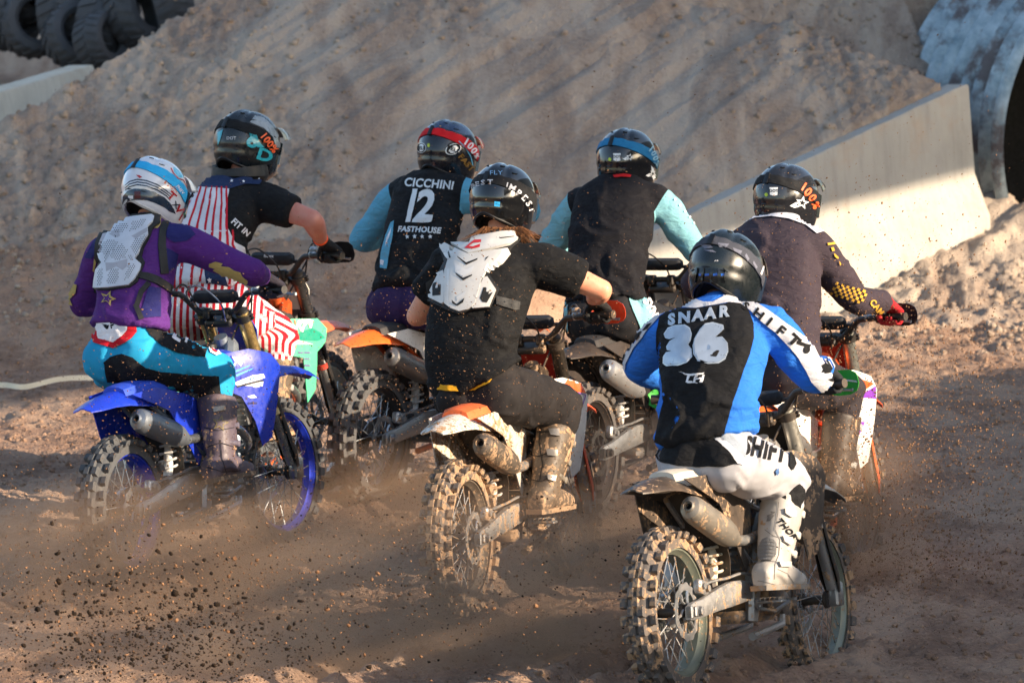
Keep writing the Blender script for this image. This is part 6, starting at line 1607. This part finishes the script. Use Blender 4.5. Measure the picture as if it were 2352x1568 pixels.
# teal bike
for q, m_ in ((((745, 945), (780, 950), (930, 1000), (870, 1055), (770, 1055)), s_pu), (((870, 1060), (1100, 1070), (1160, 1045), (1120, 1000), (1050, 960), (950, 1000)), s_te), (((760, 1060), (930, 1060), (1060, 1098), (780, 1100)), s_wh)): SD('D', Z10(*q), m_, step=5)
for s_, c_, h_ in (('K', (950, 935), 26), ('T', (985, 925), 26), ('M', (1020, 905), 26)): text_decal('lettering', s_, Z10(c_)[0], h_, bvh_of([sh_('D')]), s_wh, sh_('D'), rot=-14, bold=.035, wx=.8, off=.0035)
SD('D', band(Z10((800, 850), (905, 885), (910, 930)), 2.4), s_or, off=.004, step=4)
text_decal('lettering', 'M', Z10((800, 1015))[0], 16, bvh_of([sh_('D')]), s_wh, sh_('D'), rot=-10, bold=.04, off=.0035)
for yy in (1168, 1220, 1275): text_decal('lettering', 'RACING', Z10((985, yy))[0], 5, bvh_of([sh_('D')]), s_pu, sh_('D'), rot=0, bold=.03, off=.0035)
ff = bvb('D', ('front_fender',))[0]
for q, m_ in ((((970, 725), (1130, 735), (1190, 760), (1000, 775)), s_cy), (((1000, 775), (1190, 760), (1215, 775), (1010, 800)), s_te)): decal('sticker', Z10(*q), bvh_of([ff]), m_, ff, off=.002, step=5)
# right bike
for q, m_ in ((((1600, 390), (1650, 320), (1770, 360), (1700, 410), (1610, 460)), s_or), (((1615, 505), (1640, 470), (1785, 385), (1790, 510), (1700, 500)), s_pu), (((1545, 680), (1640, 660), (1570, 730), (1548, 730)), s_bk), (((1575, 735), (1680, 735), (1640, 830), (1605, 900), (1545, 910)), s_pu)): SD('G', Z9(*q), m_, step=5)
text_decal('lettering', 'KTM', Z9((1600, 800))[0], 9, bvh_of([sh_('G')]), s_wh, sh_('G'), rot=-4, bold=.035, off=.004)
# bar pads
def pad_txt(id_, s, c, h, **k):
    hb = bvb(id_, ('handlebar',))[0]; pd = [o for o in hb.children if o.name.startswith('bar_pad')][0]
    text_decal('lettering', s, c, h, bvh_of([pd]), s_wh, pd, **k)
pad_txt('F', 'flexx', (1503, 627), 9, bold=.03, wx=1.15); pad_txt('D', 'flexx', (618, 588), 7, bold=.03, wx=1.1); pad_txt('A', 'III', (1752, 893), 10, bold=.035)

hbA = bvb('A', ('handlebar',))[0]; gA = [o for o in hbA.children if o.name.startswith('hand_guard')]
for o in gA:
    decal('sticker', Z9((1240, 530), (1400, 560), (1600, 560), (1620, 640), (1400, 640), (1240, 590)), bvh_of([o]), s_wh, o, off=.002, step=4)
    decal('sticker', Z9((1430, 310), (1600, 330), (1615, 350), (1590, 345), (1440, 330)), bvh_of([o]), s_wh, o, off=.002, step=4)

# boots: buckles, seams and straps seen from the camera side
m_bk1 = mat('near_buckle', '#b0aeab', .35, mud=.1); m_seam = mat('boot_seam', '#6e6b68', .8); m_bkd = mat('muddy_buckle', '#8b8680', .4, metal=.5, mud=.2)
for q in (((1258, 376), (1290, 372), (1332, 395), (1326, 430), (1300, 440), (1260, 412)), ((1245, 563), (1300, 570), (1312, 600), (1290, 626), (1248, 602)), ((1218, 738), (1290, 735), (1292, 770), (1228, 776))):
    DC_(a, 'bb', Z7(*q), m_bk1, 'buckle', off=.003, thick=.010, step=4)
for q in (((1222, 330), (1214, 420), (1196, 520), (1230, 590), (1222, 690), (1196, 760), (1190, 860)), ((1128, 520), (1180, 560), (1225, 575)), ((1095, 740), (1150, 735), (1200, 738)), ((1215, 790), (1280, 820), (1320, 880)), ((1290, 900), (1330, 930), (1360, 960)), ((1080, 870), (1140, 880), (1230, 905), (1300, 935))):
    DC_(a, 'bb', band(Z7(*q), 1.5), m_seam, 'seam', off=.002, step=4)
for k in range(5): DC_(a, 'bb', band(Z7((1100, 615+24*k), (1150, 605+24*k), (1196, 612+24*k)), 1.6), m_seam, 'seam', off=.012, step=4)
for q in (((1350, 640), (1402, 640), (1406, 682), (1358, 676)), ((1335, 760), (1392, 765), (1390, 800), (1340, 796)), ((1338, 910), (1382, 915), (1376, 946), (1340, 940))):
    DC_(b, 'bb', Z4(*q), m_bkd, 'buckle', off=.003, thick=.009, step=4)
for q in (((1215, 640), (1300, 660), (1350, 655)), ((1220, 790), (1290, 800), (1340, 780)), ((1215, 930), (1300, 950), (1345, 925)), ((1300, 600), (1290, 720), (1310, 850), (1290, 950))):
    DC_(b, 'bb', band(Z4(*q), 2.2), mat('muddy_boot_seam', '#1f1c19', .9), 'seam', off=.003, step=4)
DC_(c, 'bb', Z2((1042, 566), (1112, 560), (1122, 584), (1050, 602)), m_bkd, 'buckle', off=.003, thick=.007, step=4)
DC_(c, 'bb', star_px(Z2((1090, 672))[0], 20, -12), mat('boot_gold', '#6f6240', .6), 'emblem', off=.003, step=4); DC_(c, 'bb', star_px(Z2((1090, 672))[0], 13, -12), c['boots'][-1].data.materials[0], 'emblem', off=.0045, step=4)
for q in (((985, 700), (1080, 720), (1180, 700)), ((1000, 830), (1090, 800), (1190, 830)), ((1090, 780), (1100, 900), (1130, 1000)), ((1010, 960), (1100, 990), (1220, 980))):
    DC_(c, 'bb', band(Z2(*q), 2.0), mat('dark_boot_seam', '#1c1926', .9), 'seam', off=.003, step=4)
# ------------------------------------------------------------------ dust raised by the wheels
def dust_mat(name, dens, col='#cdaf93', seed=0.0, sc=2.4, lo=.42, hi=.72):
    m = bpy.data.materials.new(name); m.use_nodes = True; nt = m.node_tree
    for n in list(nt.nodes): nt.nodes.remove(n)
    out = nt.nodes.new('ShaderNodeOutputMaterial'); v = nt.nodes.new('ShaderNodeVolumePrincipled')
    nt.links.new(v.outputs[0], out.inputs['Volume'])
    tc = nt.nodes.new('ShaderNodeTexCoord')
    mp = nt.nodes.new('ShaderNodeMapping'); mp.inputs['Location'].default_value = (-1, -1, -1); mp.inputs['Scale'].default_value = (2, 2, 2)
    nt.links.new(tc.outputs['Generated'], mp.inputs['Vector'])
    ln = nt.nodes.new('ShaderNodeVectorMath'); ln.operation = 'LENGTH'; nt.links.new(mp.outputs[0], ln.inputs[0])
    fall = ramp(nt, ln.outputs['Value'], [(.10, 1.0), (.55, .45), (.98, 0.0)])
    mo = nt.nodes.new('ShaderNodeMapping'); mo.inputs['Location'].default_value = (seed, seed*.7, 0); nt.links.new(tc.outputs['Object'], mo.inputs['Vector'])
    nz = noise(nt, sc, 3, .6, mo.outputs[0], .3)
    f = math_(nt, 'MULTIPLY', fall, ramp(nt, nz, [(lo, .12), (hi, 1.0)]))
    nt.links.new(math_(nt, 'MULTIPLY', f, dens), v.inputs['Density'])
    v.inputs['Color'].default_value = (*rgb(col), 1); v.inputs['Anisotropy'].default_value = .2
    return m
def dust(c, r, dens, label, seed, rot=0.0, **k):
    mb = MB(); rings = []
    for i in range(1, 12):
        t = math.pi*i/12; rings.append([Vector((math.cos(2*math.pi*j/20)*math.sin(t)*r[0], math.sin(2*math.pi*j/20)*math.sin(t)*r[1], math.cos(t)*r[2])) for j in range(20)])
    mb.loft(rings); o = mb.obj('dust_cloud', dust_mat('dust_%d' % seed, dens, seed=seed*3.1, **k)); o.location = c; o.rotation_euler = (0, 0, R(rot))
    tag(o, label, kind='stuff'); return o
dust(P(1130, 1400, 23.1), (1.25, .8, .60), 6.0, 'brown dust boiling round the rear wheel of the middle bike', 1)
dust(P(370, 1330, 24.2), (1.15, .9, .52), 6.0, 'brown dust thrown up under the blue bike', 2)
dust(P(1950, 1170, 25.1), (.5, .8, .48), 3.6, 'sunlit tan dust hanging between the nearest bike and the right one', 3)
dust(P(880, 1210, 26.6), (.95, .9, .45), 4.2, 'grey dust round the wheels of the bikes ahead', 4)
dust(P(1500, 1180, 25.6), (.75, 1.0, .5), 6.0, 'brown dust in the gap behind the nearest rider', 5)
dust(P(500, 1500, 22.6), (1.5, .9, .34), 2.2, 'low tan dust drifting over the track at the lower left', 6)

# ------------------------------------------------------------------ dirt flung by the tyres
M_spray = dirt_mat('flung_dirt', [rgb(k) for k in ('#5a4030', '#8a664a', '#b08a68', '#7a5840', '#a07a5c', '#4c3628')], 0)
M_clod = dirt_mat('unlit_clods', [rgb(k) for k in ('#1d1712', '#2c231b', '#43352a', '#261e18', '#35291f', '#171210')], 0)  # dark colour paints the clods as unlit
def spray(n, u0, v0, du, dv, Y0, Y1, s0, s1, pw, ang=None, min_up=0):
    u = rng.normal(u0, du, n); v = rng.normal(v0, dv, n); Y = rng.uniform(Y0, Y1, n)
    c, s_ = math.cos(PITCH), math.sin(PITCH)
    a = (u-1176)/FOC; b = -(v-784)/FOC; k = Y/(c+b*s_)
    pos = np.stack([a*k, Y, CAMH+(b*c-s_)*k], -1)
    g0 = H0(pos[:, 0], pos[:, 1]); keep = (pos[:, 2] > g0+.01) & (u > -60) & (u < 2420)
    pos = pos[keep]; size = s0+(s1-s0)*rng.uniform(0, 1, len(pos))**pw
    st = None
    if ang is not None:
        t = rng.normal(ang, 18, len(pos))*math.pi/180; L_ = rng.uniform(.3, 1.5, len(pos))
        st = np.stack([np.cos(t)*L_, np.zeros_like(t), np.sin(t)*L_], -1)
    return pos, size, st
def spray_obj(label, sets, m=None):
    pos = np.concatenate([a[0] for a in sets]); size = np.concatenate([a[1] for a in sets]); st = np.concatenate([a[2] for a in sets])
    big = np.clip(size/.006, 0, 1)[:, None]; st = st*(1-.8*big)
    o = rocks_obj('flung_dirt', pos, size, m or M_spray, stretch=st); tag(o, label, kind='stuff'); return o
spray_obj('dirt flung back by the blue bike, a haze of orange flecks in the air', [
    spray(4500, 420, 1150, 300, 260, 22.5, 25.2, .0011, .0042, 4, -20), spray(6000, 420, 1360, 330, 120, 21.5, 24, .0012, .0050, 4, -15), spray(160, 500, 1400, 330, 90, 20.8, 22.5, .004, .011, 3, -10)])
spray_obj('clods coloured dark as if unlit in the air at the lower left', [
    spray(2600, 380, 1500, 200, 75, 20.6, 22.4, .0014, .0062, 2.5, -10), spray(420, 330, 1420, 190, 85, 20.4, 21.8, .004, .013, 2.6, -10), spray(900, 1150, 1330, 330, 120, 21.5, 23.2, .0012, .0055, 4, -10)], M_clod)
spray_obj('dirt flung back by the middle bike, fine orange flecks across the rider', [
    spray(4200, 1080, 980, 230, 300, 22.4, 24.6, .0010, .0036, 4, -30), spray(2200, 1150, 1350, 280, 120, 21.5, 23.5, .0011, .0045, 5, -20)])
spray_obj('dirt flung up behind the right bike, dense flecks in the light', [
    spray(7500, 2040, 1080, 170, 220, 22.8, 25.5, .0011, .0052, 4, 60), spray(5000, 2170, 1100, 150, 260, 23, 25.5, .0011, .0050, 4, 60), spray(1800, 1880, 620, 260, 230, 22.8, 25, .0009, .0034, 4, 40)])
spray_obj('scattered flecks of dirt high in front of the ramp', [
    spray(420, 1200, 420, 700, 250, 24, 28, .0010, .0040, 5, 0), spray(1900, 1450, 1050, 160, 220, 24.2, 26, .0010, .004, 4, 0), spray(1200, 700, 950, 200, 250, 24.5, 27, .0010, .004, 4, 0)])
